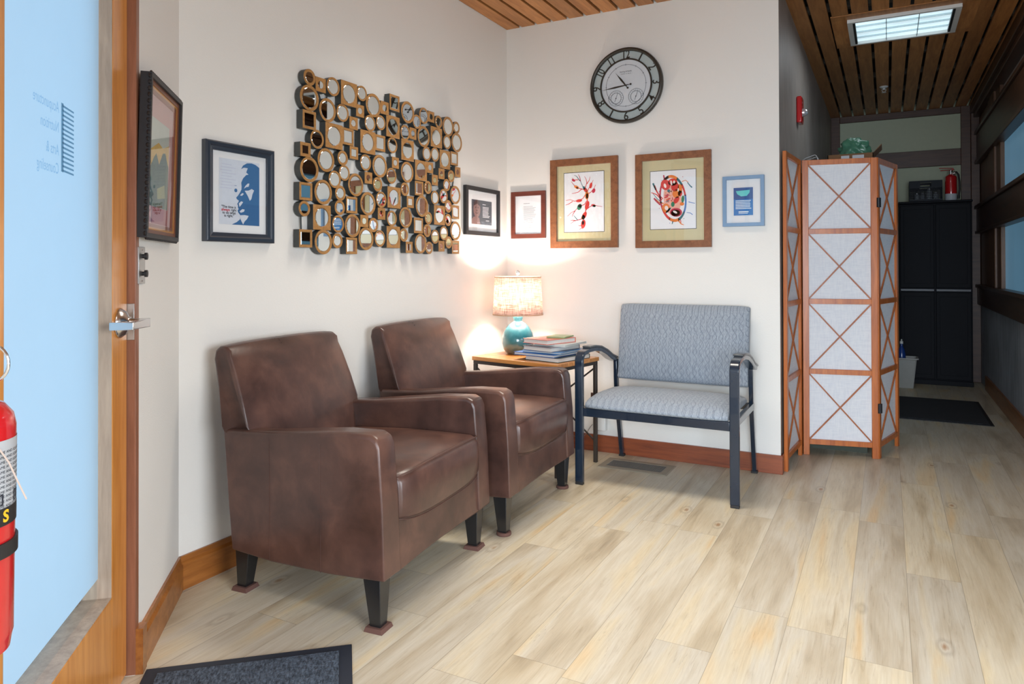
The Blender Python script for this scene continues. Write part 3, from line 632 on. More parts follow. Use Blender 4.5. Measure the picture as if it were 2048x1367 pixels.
def rect(m, x0, x1, y0, y1, z): m.poly([(x0,y0,z),(x1,y0,z),(x1,y1,z),(x0,y1,z)])
def oval(m, x, y, rx, ry, z, a=0, n=14):
    ca, sa = math.cos(a), math.sin(a)
    m.poly([(x + rx*math.cos(t)*ca - ry*math.sin(t)*sa, y + rx*math.cos(t)*sa + ry*math.sin(t)*ca, z) for t in [2*math.pi*i/n for i in range(n)]])
def stroke(m, pts, w0, w1, z):
    n = len(pts)
    for i in range(n-1):
        (x0,y0),(x1,y1) = pts[i], pts[i+1]; a = w0 + (w1-w0)*i/(n-1); b = w0 + (w1-w0)*(i+1)/(n-1)
        d = math.hypot(x1-x0, y1-y0) or 1; nx, ny = -(y1-y0)/d/2, (x1-x0)/d/2
        m.poly([(x0-nx*a,y0-ny*a,z),(x1-nx*b,y1-ny*b,z),(x1+nx*b,y1+ny*b,z),(x0+nx*a,y0+ny*a,z)])
def lines(m, x0, x1, y, n, dy, z, h, rnd, ragged=0.15):
    for i in range(n): rect(m, x0, x1 - (x1-x0)*ragged*rnd.random(), y - i*dy - h, y - i*dy, z)
rnd = random.Random(5)
# 1 profile portrait poster (blue)
t, z0 = picture('blue profile portrait poster with quotation in dark moulded frame, left of mirror tiles', WA(1.881, 1.397), 0.322, 0.368, 0.034, 0.026, FRB, MATB)
BLU = flat('poster blue', srgb(52, 104, 156), 0.6, var=0.03); PRT = flat('pale poster paper', srgb(208, 216, 228), 0.7, var=0.06, scale=60); PKR = flat('poster red ink', srgb(200, 52, 72), 0.6)
m = MB(); X = lambda q: -0.094 + q*0.188; Y = lambda q: -0.118 + q*0.244
rect(m, X(0), X(1), Y(0), Y(1), z0)
m.m = 1
head = [(0.30,0.0),(0.42,0.04),(0.50,0.085),(0.53,0.12),(0.50,0.16),(0.46,0.19),(0.445,0.225),(0.47,0.245),(0.45,0.27),(0.455,0.30),(0.435,0.325),(0.46,0.35),(0.475,0.375),(0.42,0.40),(0.41,0.42),(0.45,0.45),(0.50,0.50),(0.54,0.55),(0.545,0.60),(0.535,0.66),(0.58,0.73),(0.66,0.79),(0.72,0.80),(0.66,0.83),(0.70,0.90),(0.60,0.90),(0.53,0.87),(0.58,0.93),(0.68,0.975),(0.80,0.985),(0.90,0.97),(1.0,0.93),(1.0,0.0)]
m.poly([(X(a), Y(b), z0 + 0.0004) for a, b in head])
oval(m, X(0.40), Y(0.53), 0.007, 0.007, z0 + 0.0005); rect(m, X(0.37), X(0.42), Y(0.60), Y(0.606), z0 + 0.0005)
m.m = 0
for pg in ([(0.60,0.57),(0.66,0.60),(0.72,0.61),(0.74,0.66),(0.70,0.66),(0.64,0.62)], [(0.62,0.54),(0.72,0.55),(0.80,0.58),(0.86,0.56),(0.82,0.50),(0.79,0.42),(0.75,0.39),(0.70,0.46)],
           [(0.50,0.46),(0.56,0.50),(0.60,0.49),(0.55,0.455)], [(0.47,0.33),(0.53,0.37),(0.58,0.36),(0.53,0.31),(0.49,0.28)], [(0.49,0.21),(0.56,0.25),(0.62,0.245),(0.60,0.21),(0.52,0.19)],
           [(0.50,0.15),(0.62,0.16),(0.72,0.15),(0.68,0.10),(0.62,0.06),(0.58,0.01),(0.52,0.08)]):
    m.poly([(X(a), Y(b), z0 + 0.0008) for a, b in pg])
m.m = 3
for i in range(9): rect(m, X(0.02 + 0.02*(i % 3)), X(0.30 + 0.1*(i % 2)), Y(0.55 + i*0.045), Y(0.556 + i*0.045), z0 + 0.0003)
m.m = 2
TS = dict(align='CENTER', bold=0.00015)
m.text('"The time is', 0.0135, X(0.225), Y(0.265), z0 + 0.0012, **TS); m.text('right', 0.0135, X(0.345), Y(0.220), z0 + 0.0012, **TS)
m.text('to do what', 0.0135, X(0.235), Y(0.175), z0 + 0.0012, **TS); m.text('is right."', 0.0135, X(0.235), Y(0.130), z0 + 0.0012, **TS)
m.m = 4; m.text('always', 0.0145, X(0.150), Y(0.220), z0 + 0.0012, align='CENTER', bold=0.0003)
m.build('print', [PRT, BLU, INK, flat('faint poster lettering', srgb(186, 190, 214), 0.7), PKR], t, smooth=0)
# 2 small landscape picture near the corner
t, z0 = picture('small black framed landscape print of a smiling person, right of mirror tiles', WA(3.698, 1.450), 0.405, 0.288, 0.024, 0.022, FRK, MATB, step=False)
m = MB(); rect(m, -0.122, 0.118, -0.078, 0.068, z0)
m.m = 1; oval(m, -0.062, 0.014, 0.042, 0.052, z0 + .0004); m.poly([(-0.122,-0.078,z0+.0005),(-0.02,-0.078,z0+.0005),(-0.035,-0.04,z0+.0005),(-0.06,-0.03,z0+.0005),(-0.10,-0.035,z0+.0005),(-0.122,-0.05,z0+.0005)])
m.m = 2; oval(m, -0.076, 0.022, 0.006, 0.004, z0 + .0008); oval(m, -0.048, 0.022, 0.006, 0.004, z0 + .0008); stroke(m, [(-0.078,-0.008),(-0.062,-0.014),(-0.046,-0.008)], .004, .004, z0 + .0008); oval(m, -0.062, 0.004, 0.006, 0.004, z0+.0008); m.poly([(-0.10,0.03,z0+.0008),(-0.09,0.055,z0+.0008),(-0.06,0.068,z0+.0008),(-0.035,0.055,z0+.0008),(-0.024,0.03,z0+.0008),(-0.06,0.045,z0+.0008)])
m.m = 3; lines(m, 0.005, 0.095, 0.030, 8, 0.0085, z0 + .0006, 0.0035, rnd, 0.25); lines(m, 0.005, 0.05, 0.046, 1, 0.01, z0 + .0006, 0.0035, rnd); lines(m, 0.045, 0.09, -0.050, 1, 0.01, z0 + .0006, 0.004, rnd)
m.build('print', [flat('slate print ground', srgb(62, 68, 78), 0.6), flat('sepia portrait tone', srgb(142, 112, 108), 0.6, var=0.2, scale=80), flat('sepia shadow tone', srgb(70, 54, 54), 0.6), WHITE], t, smooth=0)
# back wall pictures
q = 1.0063; bx_ = lambda a, b: ((a + b)/2*q, (b - a)*q); bz_ = lambda a, b: (CAM_H + ((a + b)/2 - CAM_H)*q, (b - a)*q)
def back(label, x0, x1, zb, zt, fw, dep, fm, mm, **k):
    cx, w_ = bx_(x0, x1); cz, h_ = bz_(zb, zt); t, z0 = picture(label, WB(cx, cz), w_, h_, fw, dep, fm, mm, **k); return t, z0, w_, h_
t, z0, w_, h_ = back('small mahogany framed certificate of faint grey text beside the room corner', -2.127, -1.886, 1.296, 1.593, 0.028, 0.018, FRM, MATB, step=False)
m = MB(); rect(m, -w_/2+.03, w_/2-.03, -h_/2+.03, h_/2-.03, z0); m.m = 1; lines(m, -0.035, 0.055, 0.055, 13, 0.0085, z0+.0004, 0.003, rnd, 0.3); lines(m, -0.035, 0.01, 0.075, 1, .01, z0+.0004, .004, rnd); lines(m, -0.035, 0.055, -0.07, 3, 0.0085, z0+.0004, 0.003, rnd, 0.5)
m.build('print', [WHITE, flat('faint grey text', srgb(176, 178, 184), 0.7)], t, smooth=0)
REDI = flat('art red', srgb(214, 52, 44), 0.6); ORI = flat('art orange', srgb(232, 128, 52), 0.6); TEAL = flat('art teal', srgb(28, 104, 116), 0.6); MAG = flat('art crimson', srgb(190, 36, 70), 0.6); GRN = flat('art green', srgb(30, 128, 92), 0.6)
BLINE = flat('art black keyline', srgb(44, 46, 58), 0.6)
# branching red nerve painting
t, z0, w_, h_ = back('walnut framed watercolour of a red branching nerve cell', -1.848, -1.409, 1.23, 1.776, 0.042, 0.024, FRW, MATY, step=False)
pa, pb = 0.130, 0.182; cx0, cy0 = 0.0, 0.006
m = MB(); m.m = 5; rect(m, cx0-pa-.003, cx0+pa+.003, cy0-pb-.003, cy0+pb+.003, z0); m.m = 0; rect(m, cx0-pa, cx0+pa, cy0-pb, cy0+pb, z0+.0004)
# picture coordinates measured on the print: (0..1, 0..1) from lower left
PX = lambda a: cx0 - pa + 2*pa*a; PY = lambda b: cy0 - pb + 2*pb*b
def st(mi, pts, w0=0.005, w1=0.0022, dz=0.0008): m.m = mi; stroke(m, [(PX(a), PY(b)) for a, b in pts], w0, w1, z0 + dz)
OVS = 1.3
def ov(mi, a, b, rx, ry, ang, dz=0.0012): m.m = mi; oval(m, PX(a), PY(b), rx*OVS, ry*OVS, z0 + dz, ang)
st(1, [(0.53,0.74),(0.57,0.62),(0.60,0.48),(0.56,0.38),(0.50,0.24),(0.48,0.12)], .006, .005); st(3, [(0.50,0.72),(0.42,0.85),(0.36,0.90)], .004, .002)
for pts in ([(0.50,0.71),(0.40,0.73),(0.30,0.76),(0.22,0.82),(0.18,0.86)], [(0.45,0.72),(0.36,0.67),(0.28,0.66),(0.20,0.65)], [(0.56,0.64),(0.48,0.56),(0.38,0.53),(0.26,0.52),(0.16,0.55),(0.04,0.54)], [(0.22,0.52),(0.12,0.48),(0.03,0.46)],
            [(0.58,0.52),(0.52,0.46),(0.44,0.44),(0.36,0.42),(0.28,0.36),(0.18,0.33),(0.08,0.27)], [(0.28,0.36),(0.22,0.30),(0.20,0.26)], [(0.54,0.36),(0.66,0.42),(0.76,0.44),(0.86,0.42),(0.96,0.41)], [(0.58,0.66),(0.64,0.74),(0.70,0.80),(0.74,0.86)],
            [(0.58,0.62),(0.68,0.66),(0.76,0.72),(0.80,0.78)], [(0.54,0.74),(0.58,0.82),(0.56,0.88),(0.52,0.93)], [(0.58,0.80),(0.64,0.86),(0.66,0.92)], [(0.40,0.86),(0.32,0.94),(0.26,0.96)], [(0.42,0.85),(0.40,0.92),(0.36,0.97)], [(0.36,0.88),(0.26,0.88),(0.20,0.92)],
            [(0.46,0.22),(0.36,0.20),(0.26,0.19),(0.16,0.14)], [(0.34,0.20),(0.28,0.25),(0.24,0.28)], [(0.30,0.19),(0.22,0.20),(0.16,0.20)], [(0.48,0.10),(0.44,0.06),(0.38,0.04)], [(0.48,0.10),(0.46,0.04)], [(0.48,0.12),(0.40,0.10),(0.36,0.11)]):
    st(rnd.choice((1, 1, 4, 3)), pts)
for mi, a, b, rx, ry, an in ((4,0.24,0.875,.010,.0055,-.5),(2,0.32,0.755,.014,.007,-.5),(4,0.335,0.745,.006,.004,-.5),(3,0.51,0.735,.006,.009,.5),(1,0.545,0.70,.012,.008,-.9),(1,0.68,0.77,.007,.014,-.2),(4,0.75,0.68,.008,.011,-.4),(2,0.58,0.61,.0095,.020,.0),(1,0.585,0.60,.006,.013,0),
                          (1,0.38,0.525,.016,.007,.1),(6,0.39,0.42,.011,.015,-.5),(1,0.40,0.435,.009,.008,-.5),(1,0.585,0.44,.010,.021,-.3),(1,0.74,0.435,.011,.006,-.2),(6,0.76,0.425,.008,.005,-.2),(1,0.51,0.27,.010,.020,-.5),(2,0.475,0.245,.007,.012,-.5),(3,0.50,0.235,.005,.010,-.4),(1,0.485,0.13,.0115,.021,-.15),(2,0.48,0.15,.006,.010,0)):
    ov(mi, a, b, rx, ry, an)
m.build('print', [WHITE, REDI, ORI, TEAL, MAG, BLINE, GRN], t, smooth=0)
# tomato / kidney cross-section painting
t, z0, w_, h_ = back('walnut framed watercolour of a red and orange oval cell cross-section', -1.30, -0.863, 1.224, 1.768, 0.040, 0.024, FRW, MATY, step=False)
pa, pb = 0.132, 0.168; cx0, cy0 = 0.0, 0.002
m = MB(); m.m = 5; rect(m, cx0-pa-.003, cx0+pa+.003, cy0-pb-.003, cy0+pb+.003, z0); m.m = 0; rect(m, cx0-pa, cx0+pa, cy0-pb, cy0+pb, z0+.0004)
OVS = 1.05
EX, EY, EA, EB = 0.50, 0.52, 0.074, 0.128
m.m = 9; oval(m, PX(0.49), PY(0.53), 0.052, 0.100, z0 + 0.0006, 0.06, 28)
def ear(mi, a0, a1, k0, k1, dz):   # arc band of the big oval, degrees
    m.m = mi; n = 12; P = []
    for kk, rg in ((k0, range(n+1)), (k1, range(n, -1, -1))):
        for i in rg:
            an = R(a0 + (a1-a0)*i/n); P.append((PX(EX) + EA*kk*math.cos(an) - 0.012*math.sin(an), PY(EY) + EB*kk*math.sin(an), z0+dz))
    m.poly(P)
for mi, a0, a1 in ((2,60,110),(4,110,175),(1,100,135),(3,35,62),(1,5,38),(7,-40,8),(3,-75,-38),(2,-115,-70),(1,-150,-112),(4,-185,-148)): ear(mi, a0, a1, 0.93, 1.06, 0.0008)
for mi, a, b, rx, ry, an in ((1,0.34,0.76,.026,.030,.4),(1,0.50,0.80,.026,.020,0),(1,0.55,0.72,.022,.026,0),(2,0.66,0.68,.012,.026,.1),(2,0.58,0.60,.022,.024,0),(1,0.66,0.60,.012,.016,0),(6,0.72,0.50,.008,.020,-.1),(2,0.70,0.42,.012,.010,0),(1,0.58,0.49,.013,.022,-.6),
                          (2,0.35,0.36,.022,.026,.3),(8,0.36,0.36,.010,.013,.3),(3,0.40,0.32,.006,.020,-.8),(6,0.50,0.42,.010,.014,0),(4,0.57,0.28,.034,.024,-.1),(1,0.56,0.27,.026,.018,0),(8,0.55,0.285,.013,.006,-.5),(3,0.41,0.655,.008,.008,0),(8,0.33,0.745,.007,.013,.3),(8,0.47,0.79,.005,.014,.2),(8,0.53,0.80,.006,.008,0),(8,0.62,0.66,.004,.010,0),(1,0.36,0.55,.011,.005,.3),(1,0.40,0.51,.014,.005,.4),(4,0.38,0.58,.012,.004,.1),(8,0.44,0.56,.006,.004,.4)):
    ov(mi, a, b, rx, ry, an, 0.0012 + 0.0002*(mi == 8))
rr = random.Random(3)
for i in range(26): ov(rr.choice((1,4,3,2)), 0.32 + 0.25*rr.random(), 0.46 + 0.2*rr.random(), .005, .0022, rr.random()*3, 0.0016)
st(4, [(0.30,0.93),(0.31,0.88),(0.33,0.84)], .007, .009); st(2, [(0.32,0.85),(0.38,0.82)], .010, .012)
st(3, [(0.06,0.80),(0.09,0.74),(0.12,0.68)], .010, .008); st(1, [(0.09,0.76),(0.14,0.66),(0.20,0.58),(0.28,0.52)], .009, .006); st(1, [(0.02,0.64),(0.14,0.60),(0.26,0.50)], .004, .007); st(3, [(0.06,0.62),(0.16,0.52),(0.26,0.46)], .003, .004)
st(4, [(0.08,0.54),(0.14,0.48),(0.22,0.42)], .010, .008); st(2, [(0.12,0.52),(0.2,0.46),(0.30,0.44)], .005, .007); st(2, [(0.70,0.80),(0.78,0.82),(0.84,0.78)], .004, .003); st(3, [(0.82,0.78),(0.88,0.72),(0.92,0.69)], .004, .007)
st(7, [(0.84,0.45),(0.92,0.43),(0.98,0.42)], .004, .003); st(7, [(0.80,0.27),(0.88,0.26),(0.93,0.23)], .003, .004); st(3, [(0.50,0.13),(0.48,0.08)], .007, .003); st(2, [(0.62,0.14),(0.68,0.08),(0.74,0.06)], .008, .003); st(1, [(0.66,0.16),(0.68,0.10)], .005, .003)
for a, b, mi in ((0.26,0.84,3),(0.72,0.88,4),(0.20,0.36,4),(0.20,0.65,3),(0.74,0.17,3),(0.43,0.10,7)): ov(mi, a, b, .002, .002, 0)
m.build('print', [WHITE, REDI, ORI, TEAL, MAG, BLINE, GRN, flat('art blue', srgb(70, 120, 190), 0.6), flat('art white highlight', srgb(246, 232, 226), 0.6), flat('art pink wash', srgb(236, 176, 160), 0.6, var=0.2, scale=60)], t, smooth=0)
# small blue frame
t, z0, w_, h_ = back('small slate blue framed print of a teal bowl above white writing on blue', -0.80, -0.582, 1.334, 1.609, 0.019, 0.028, FRBL, MATB, step=False)
m = MB(); m.m = 0; rect(m, -0.052, 0.050, -0.078, 0.074, z0 + .004); m.m = 1; rect(m, -0.052, 0.050, 0.010, 0.074, z0 + .0045)
m.m = 2; m.poly([(-0.040,0.056,z0+.005),(0.034,0.060,z0+.005),(0.032,0.045,z0+.005),(0.018,0.028,z0+.005),(-0.012,0.026,z0+.005),(-0.032,0.038,z0+.005)])
m.m = 3; lines(m, -0.042, 0.042, 0.004, 6, 0.0085, z0+.005, 0.004, rnd, 0.12); lines(m, -0.026, 0.030, -0.056, 1, .01, z0+.005, .006, rnd); lines(m, -0.026, 0.026, -0.066, 1, .01, z0+.005, .003, rnd)
m.build('print', [flat('bright blue print', srgb(20, 118, 190), 0.5), flat('deep blue print', srgb(22, 84, 150), 0.5), flat('teal bowl print', srgb(96, 206, 206), 0.5), flat('white lettering', srgb(226, 240, 248), 0.6)], t, smooth=0)
# picture on the door wall, dark carved frame, leaning forward at the top
Mt = WD(0.325, 1.435, 0.004) @ Matrix.Rotation(R(1.6), 4, 'X')
t, z0 = picture('dark carved gold lined frame around a green mountain painting, beside the entrance door', Mt, 0.385, 0.462, 0.013, 0.030, FRK, MATP, step=False)
m = MB()
for i in range(22):
    for sy in (-1, 1): m.lathe([(0.0005,-0.004),(0.006,-0.002),(0.007,0.002),(0.0005,0.006)], 8, Matrix.Translation((-0.18 + 0.36*i/21, sy*0.231, 0.024)))
for i in range(26):
    for sx in (-1, 1): m.lathe([(0.0005,-0.004),(0.006,-0.002),(0.007,0.002),(0.0005,0.006)], 8, Matrix.Translation((sx*0.1925, -0.22 + 0.44*i/25, 0.024)))
m.build('carved_edge', FRK, t)
for nm_, a0_, a1_, zz, cl_ in (('outer_liner', 0.0, 0.012, 0.022, srgb(120, 70, 44)), ('gold_liner', 0.012, 0.020, 0.019, srgb(206, 146, 62)), ('inner_liner', 0.020, 0.030, 0.017, srgb(150, 84, 56))):
    m = MB(); secs = []
    for sx, sy in ((-1,-1),(1,-1),(1,1),(-1,1),(-1,-1)): secs.append([(sx*(0.180 - q_), sy*(0.218 - q_), z_) for q_, z_ in ((a0_, 0.010), (a0_, zz), (a1_, zz - .001), (a1_, 0.010))])
    m.loft(secs, cap=False); m.build(nm_, flat(nm_ + ' finish', cl_, 0.35, 0.5 if 'gold' in nm_ else 0.1), t)
m = MB(); rect(m, -0.105, 0.105, -0.135, 0.125, z0)
m.m = 1; m.poly([(-0.105,-0.02,z0+.0004),(-0.07,0.01,z0+.0004),(-0.045,0.025,z0+.0004),(-0.01,-0.005,z0+.0004),(0.03,0.035,z0+.0004),(0.06,0.04,z0+.0004),(0.105,0.0,z0+.0004),(0.105,-0.135,z0+.0004),(-0.105,-0.135,z0+.0004)])
m.m = 2; m.poly([(-0.105,0.03,z0+.0003),(-0.02,0.06,z0+.0003),(0.03,0.05,z0+.0003),(0.105,0.07,z0+.0003),(0.105,-0.03,z0+.0003),(-0.105,-0.05,z0+.0003)])
m.m = 3; m.poly([(-0.03,-0.08,z0+.0008),(0.06,-0.06,z0+.0008),(0.07,-0.10,z0+.0008),(-0.02,-0.11,z0+.0008)]); m.m = 4; rect(m, -0.08, 0.105, -0.185, -0.136, z0+.0008)
m.build('print', [flat('pale sky paint', srgb(196, 206, 196), 0.6), flat('painted green hills', srgb(70, 96, 66), 0.6, var=0.5, scale=40), flat('painted gold trees', srgb(206, 168, 60), 0.6, var=0.3, scale=40), flat('painted olive water', srgb(150, 152, 84), 0.6, var=0.3, scale=40), flat('rose band', srgb(158, 74, 78), 0.6)], t, smooth=0)

# ------------------------------------------------------------------ mirror tile wall sculpture
TILES = """R 2.221 1.916 0.0340;S 2.287 1.899 0.0300;R 2.366 1.909 0.0405;S 2.466 1.898 0.0530;R 2.559 1.921 0.0345;R 2.223 1.830 0.0540;R 2.328 1.798 0.0505;R 2.428 1.806 0.0390;S 2.545 1.837 0.0275;R 2.639 1.881 0.0545;S 2.723 1.885 0.0305;Q 2.800 1.925 0.0385;R 2.905 1.899 0.0540;Q 2.218 1.736 0.0380;S 2.499 1.772 0.0280;R 2.615 1.792 0.0380;R 2.690 1.808 0.0345;S 2.791 1.806 0.0520;R 2.984 1.866 0.0355;R 3.050 1.909 0.0415;S 3.121 1.917 0.0280;R 3.186 1.901 0.0335;R 3.286 1.893 0.0535;R 3.370 1.902 0.0330;R 2.267 1.663 0.0395;S 2.369 1.692 0.0535;Q 2.462 1.705 0.0370;S 2.596 1.700 0.0525;Q 2.691 1.711 0.0375;R 2.782 1.714 0.0380;R 2.890 1.794 0.0380;S 2.955 1.800 0.0285;R 3.052 1.800 0.0545;S 3.166 1.814 0.0530;R 3.268 1.804 0.0375;R 3.367 1.817 0.0535;Q 2.194 1.608 0.0290;R 2.321 1.581 0.0505;R 2.427 1.604 0.0330;Q 2.499 1.637 0.0280;R 2.585 1.604 0.0380;R 2.684 1.599 0.0535;S 2.806 1.631 0.0270;S 2.906 1.707 0.0515;R 3.076 1.713 0.0370;R 3.156 1.721 0.0375;S 3.254 1.706 0.0500;Q 3.348 1.724 0.0370;R 2.219 1.528 0.0525;R 2.433 1.538 0.0345;R 2.372 1.503 0.0375;R 2.516 1.493 0.0515;S 2.600 1.534 0.0265;R 2.668 1.511 0.0335;R 2.777 1.564 0.0380;R 2.904 1.596 0.0520;S 3.022 1.618 0.0515;S 3.102 1.643 0.0280;S 3.212 1.623 0.0280;R 3.309 1.621 0.0325;S 3.378 1.652 0.0275;S 3.150 1.583 0.0275;R 3.262 1.567 0.0330;Q 3.008 1.524 0.0365;R 3.087 1.537 0.0340;R 3.352 1.520 0.0505;Q 2.199 1.434 0.0365;R 2.302 1.440 0.0525;R 2.411 1.446 0.0335;R 2.695 1.440 0.0385;S 2.793 1.458 0.0510;R 2.881 1.508 0.0330;Q 2.932 1.448 0.0290;R 3.029 1.433 0.0545;R 3.151 1.488 0.0365;R 3.236 1.504 0.0385;R 3.280 1.451 0.0340;Q 3.359 1.425 0.0365;R 2.192 1.362 0.0320;S 2.294 1.331 0.0525;R 2.402 1.381 0.0325;Q 2.488 1.399 0.0370;R 2.597 1.413 0.0535;S 2.696 1.373 0.0275;R 2.778 1.355 0.0380;R 2.893 1.366 0.0520;R 2.394 1.308 0.0375;R 2.490 1.305 0.0520;S 2.570 1.331 0.0275;R 2.640 1.316 0.0335;R 3.089 1.375 0.0325;S 3.197 1.397 0.0515;R 3.279 1.376 0.0330;Q 2.998 1.331 0.0390;R 3.075 1.308 0.0335;R 3.356 1.319 0.0520;R 3.154 1.279 0.0370;R 3.235 1.301 0.0380;Q 2.197 1.238 0.0365;R 2.301 1.226 0.0520;R 2.392 1.234 0.0325;Q 2.480 1.214 0.0365;R 2.586 1.250 0.0525;R 2.687 1.254 0.0390;S 2.790 1.264 0.0520;R 2.879 1.278 0.0330;Q 2.917 1.217 0.0280;R 3.017 1.238 0.0505;R 3.096 1.218 0.0325;S 3.212 1.230 0.0285;R 3.281 1.252 0.0330;Q 3.355 1.227 0.0360"""

t = thing('mirror_wall_sculpture', 'large wall sculpture of round and square gold edged mirror tiles above the armchairs', 'mirror', M=WA(2.80, 1.56))
rt_ = random.Random(11); pos = []
for s_ in TILES.split(';'):
    k, y_, z_, r_ = s_.split(); y_, z_, r_ = float(y_) - 2.80, float(z_) - 1.56, float(r_)*1.02; pos.append((y_, z_, r_))
    dep = 0.037 + rt_.uniform(-0.003, 0.003); m = MB(); T0 = Matrix.Translation((y_, z_, 0))
    if k == 'R':
        n = 36; q1 = r_*(0.79 if r_ > .035 else 0.67); rg = lambda r, z: [(r*math.cos(2*math.pi*i/n), r*math.sin(2*math.pi*i/n), z) for i in range(n)]
        m.loft([rg(r_, 0.006), rg(r_, dep - 0.001)], T0, cap=False); m.m = 1; m.loft([rg(r_, dep - 0.001), rg(r_*0.985, dep), rg(q1 + 0.001, dep), rg(q1, dep - 0.0025)], T0, cap=False)
        o = m.build('round_tile', [TILES_BLK, GOLDF], t, smooth=35)
    else:
        sq = lambda r, z: [(-r,-r,z),(r,-r,z),(r,r,z),(-r,r,z)]
        m.loft([sq(r_, 0.006), sq(r_, dep - 0.001)], T0, cap=False); m.m = 1; m.loft([sq(r_, dep - 0.001), sq(r_*0.985, dep)], T0, cap=False)
        if k == 'S':
            n = 36; q1 = r_*(0.77 if r_ > .035 else 0.54); rg = lambda r, z: [(r*math.cos(2*math.pi*(i+.5)/n), r*math.sin(2*math.pi*(i+.5)/n), z) for i in range(n)]
            def sqr(r, z):
                P = []
                for i in range(n):
                    c_, d_ = math.cos(2*math.pi*(i+.5)/n), math.sin(2*math.pi*(i+.5)/n); e_ = max(abs(c_), abs(d_)); P.append((r*c_/e_, r*d_/e_, z))
                return P
            m.loft([sqr(r_*0.985, dep), rg(q1 + .001, dep), rg(q1, dep - .0025)], T0, cap=False)
            m.poly([(r_*.985*a_, r_*.985*b_, dep) for a_, b_ in ((1, .95), (1, 1), (.95, 1))], T0)
        else:
            q1 = r_*(0.72 if r_ > .035 else 0.58); m.loft([sq(r_*0.985, dep), sq(q1 + .001, dep), sq(q1, dep - .0025)], T0, cap=False)
        o = m.build('square_tile', [TILES_BLK, GOLDF], t, smooth=35)
    m = MB(); T1 = T0 @ Matrix.Translation((0, 0, dep - 0.0025)) @ Matrix.Rotation(rt_.uniform(-.012, .012), 4, 'X') @ Matrix.Rotation(rt_.uniform(-.012, .012), 4, 'Y')
    if k == 'Q': m.add([(-q1,-q1,0),(q1,-q1,0),(q1,q1,0),(-q1,q1,0),(-q1*.93,-q1*.93,.0012),(q1*.93,-q1*.93,.0012),(q1*.93,q1*.93,.0012),(-q1*.93,q1*.93,.0012)], [(4,5,6,7),(0,1,5,4),(1,2,6,5),(2,3,7,6),(3,0,4,7)], T1)
    else: m.loft([[(rr2*math.cos(2*math.pi*i/36), rr2*math.sin(2*math.pi*i/36), zz) for i in range(36)] for rr2, zz in ((q1*1.005, -0.0003), (q1*0.93, .0012))], T1)
    mo = m.build('mirror', MIRROR, o, smooth=0)
m = MB()
for i in range(len(pos)):
    near = sorted(range(len(pos)), key=lambda j: (pos[i][0]-pos[j][0])**2 + (pos[i][1]-pos[j][1])**2)[1:4]
    for j in near:
        if i < j or i not in sorted(range(len(pos)), key=lambda q_: (pos[j][0]-pos[q_][0])**2 + (pos[j][1]-pos[q_][1])**2)[1:4]:
            m.cyl((pos[i][0], pos[i][1], 0.012), (pos[j][0], pos[j][1], 0.012), 0.0035, 6)
m.build('wire_grid', TILES_BLK, t)

# ------------------------------------------------------------------ wall clock
cx, _ = bx_(-1.578, -1.13); cz = CAM_H + (2.182 - CAM_H)*q; RC = 0.224
t = thing('wall_clock', 'large round wall clock with pewter rim, cut-out numerals and two small dials', 'clock', M=WB(cx, cz))
PEW = flat('dark pewter rim', srgb(62, 58, 52), 0.4, 0.5); PANE = flat('pale green glass panes', srgb(176, 188, 188), 0.3); DIAL = flat('white dial', srgb(200, 206, 212), 0.45, var=0.02)
m = MB(); n = 72
rg = lambda r, z: [(r*math.cos(2*math.pi*i/n), r*math.sin(2*math.pi*i/n), z) for i in range(n)]
m.loft([rg(RC*0.97, 0), rg(RC, 0.012), rg(RC, 0.030), rg(RC*0.985, 0.038), rg(RC*0.95, 0.041), rg(RC*0.915, 0.036), rg(RC*0.905, 0.022)], cap=False); m.build('rim', PEW, t)
m = MB(); m.ring(RC*0.68, RC*0.93, 0.004, 0.020, n); m.build('pane_ring', PANE, t, smooth=30)
m = MB(); m.lathe([(RC*0.70, 0.006), (RC*0.70, 0.024), (0.0005, 0.024)], n); m.m = 1; m.ring(RC*0.545, RC*0.553, 0.0242, 0.0246, n)
for i in range(12):
    a = math.pi*i/6; ca, sa = math.cos(a), math.sin(a); m.poly([(ca*RC*.525 - sa*.0008, sa*RC*.525 + ca*.0008, .0247), (ca*RC*.525 + sa*.0008, sa*RC*.525 - ca*.0008, .0247), (ca*RC*.575 + sa*.0008, sa*RC*.575 - ca*.0008, .0247), (ca*RC*.575 - sa*.0008, sa*RC*.575 + ca*.0008, .0247)])
m.text('Sterling & Noble', 0.011, 0.0, RC*.37, .0248); m.text('CLOCK Co. No. 8', 0.008, 0.0, RC*.31, .0248)
dl = m.build('dial', [DIAL, INK], t, smooth=30)
for sx in (-1, 1):
    m = MB(); T0 = Matrix.Translation((sx*RC*.275 + .0, -RC*.315, 0))
    m.ring(RC*.200, RC*.207, .0242, .0252, 40, T0); m.ring(RC*.138, RC*.146, .0242, .0252, 40, T0)
    for i in range(20):
        a = 2*math.pi*i/20; m.box(RC*.15, RC*.19, -.0005, .0005, .0242, .0248, T0 @ Matrix.Rotation(a, 4, 'Z'))
    m.box(-.0008, .0008, -RC*.10, RC*.14, .0250, .0258, T0 @ Matrix.Rotation(-0.35, 4, 'Z')); m.lathe([(.003,.0245),(.003,.027),(.0004,.027)], 12, T0)
    sd = m.build('small_dial', INK, t); sd['label'] = 'small temperature or humidity dial with a thin pointer'
m = MB(); m.ring(RC*.675, RC*.715, 0.020, 0.030, n); m.build('inner_ring', PEW, t, bev=.001)
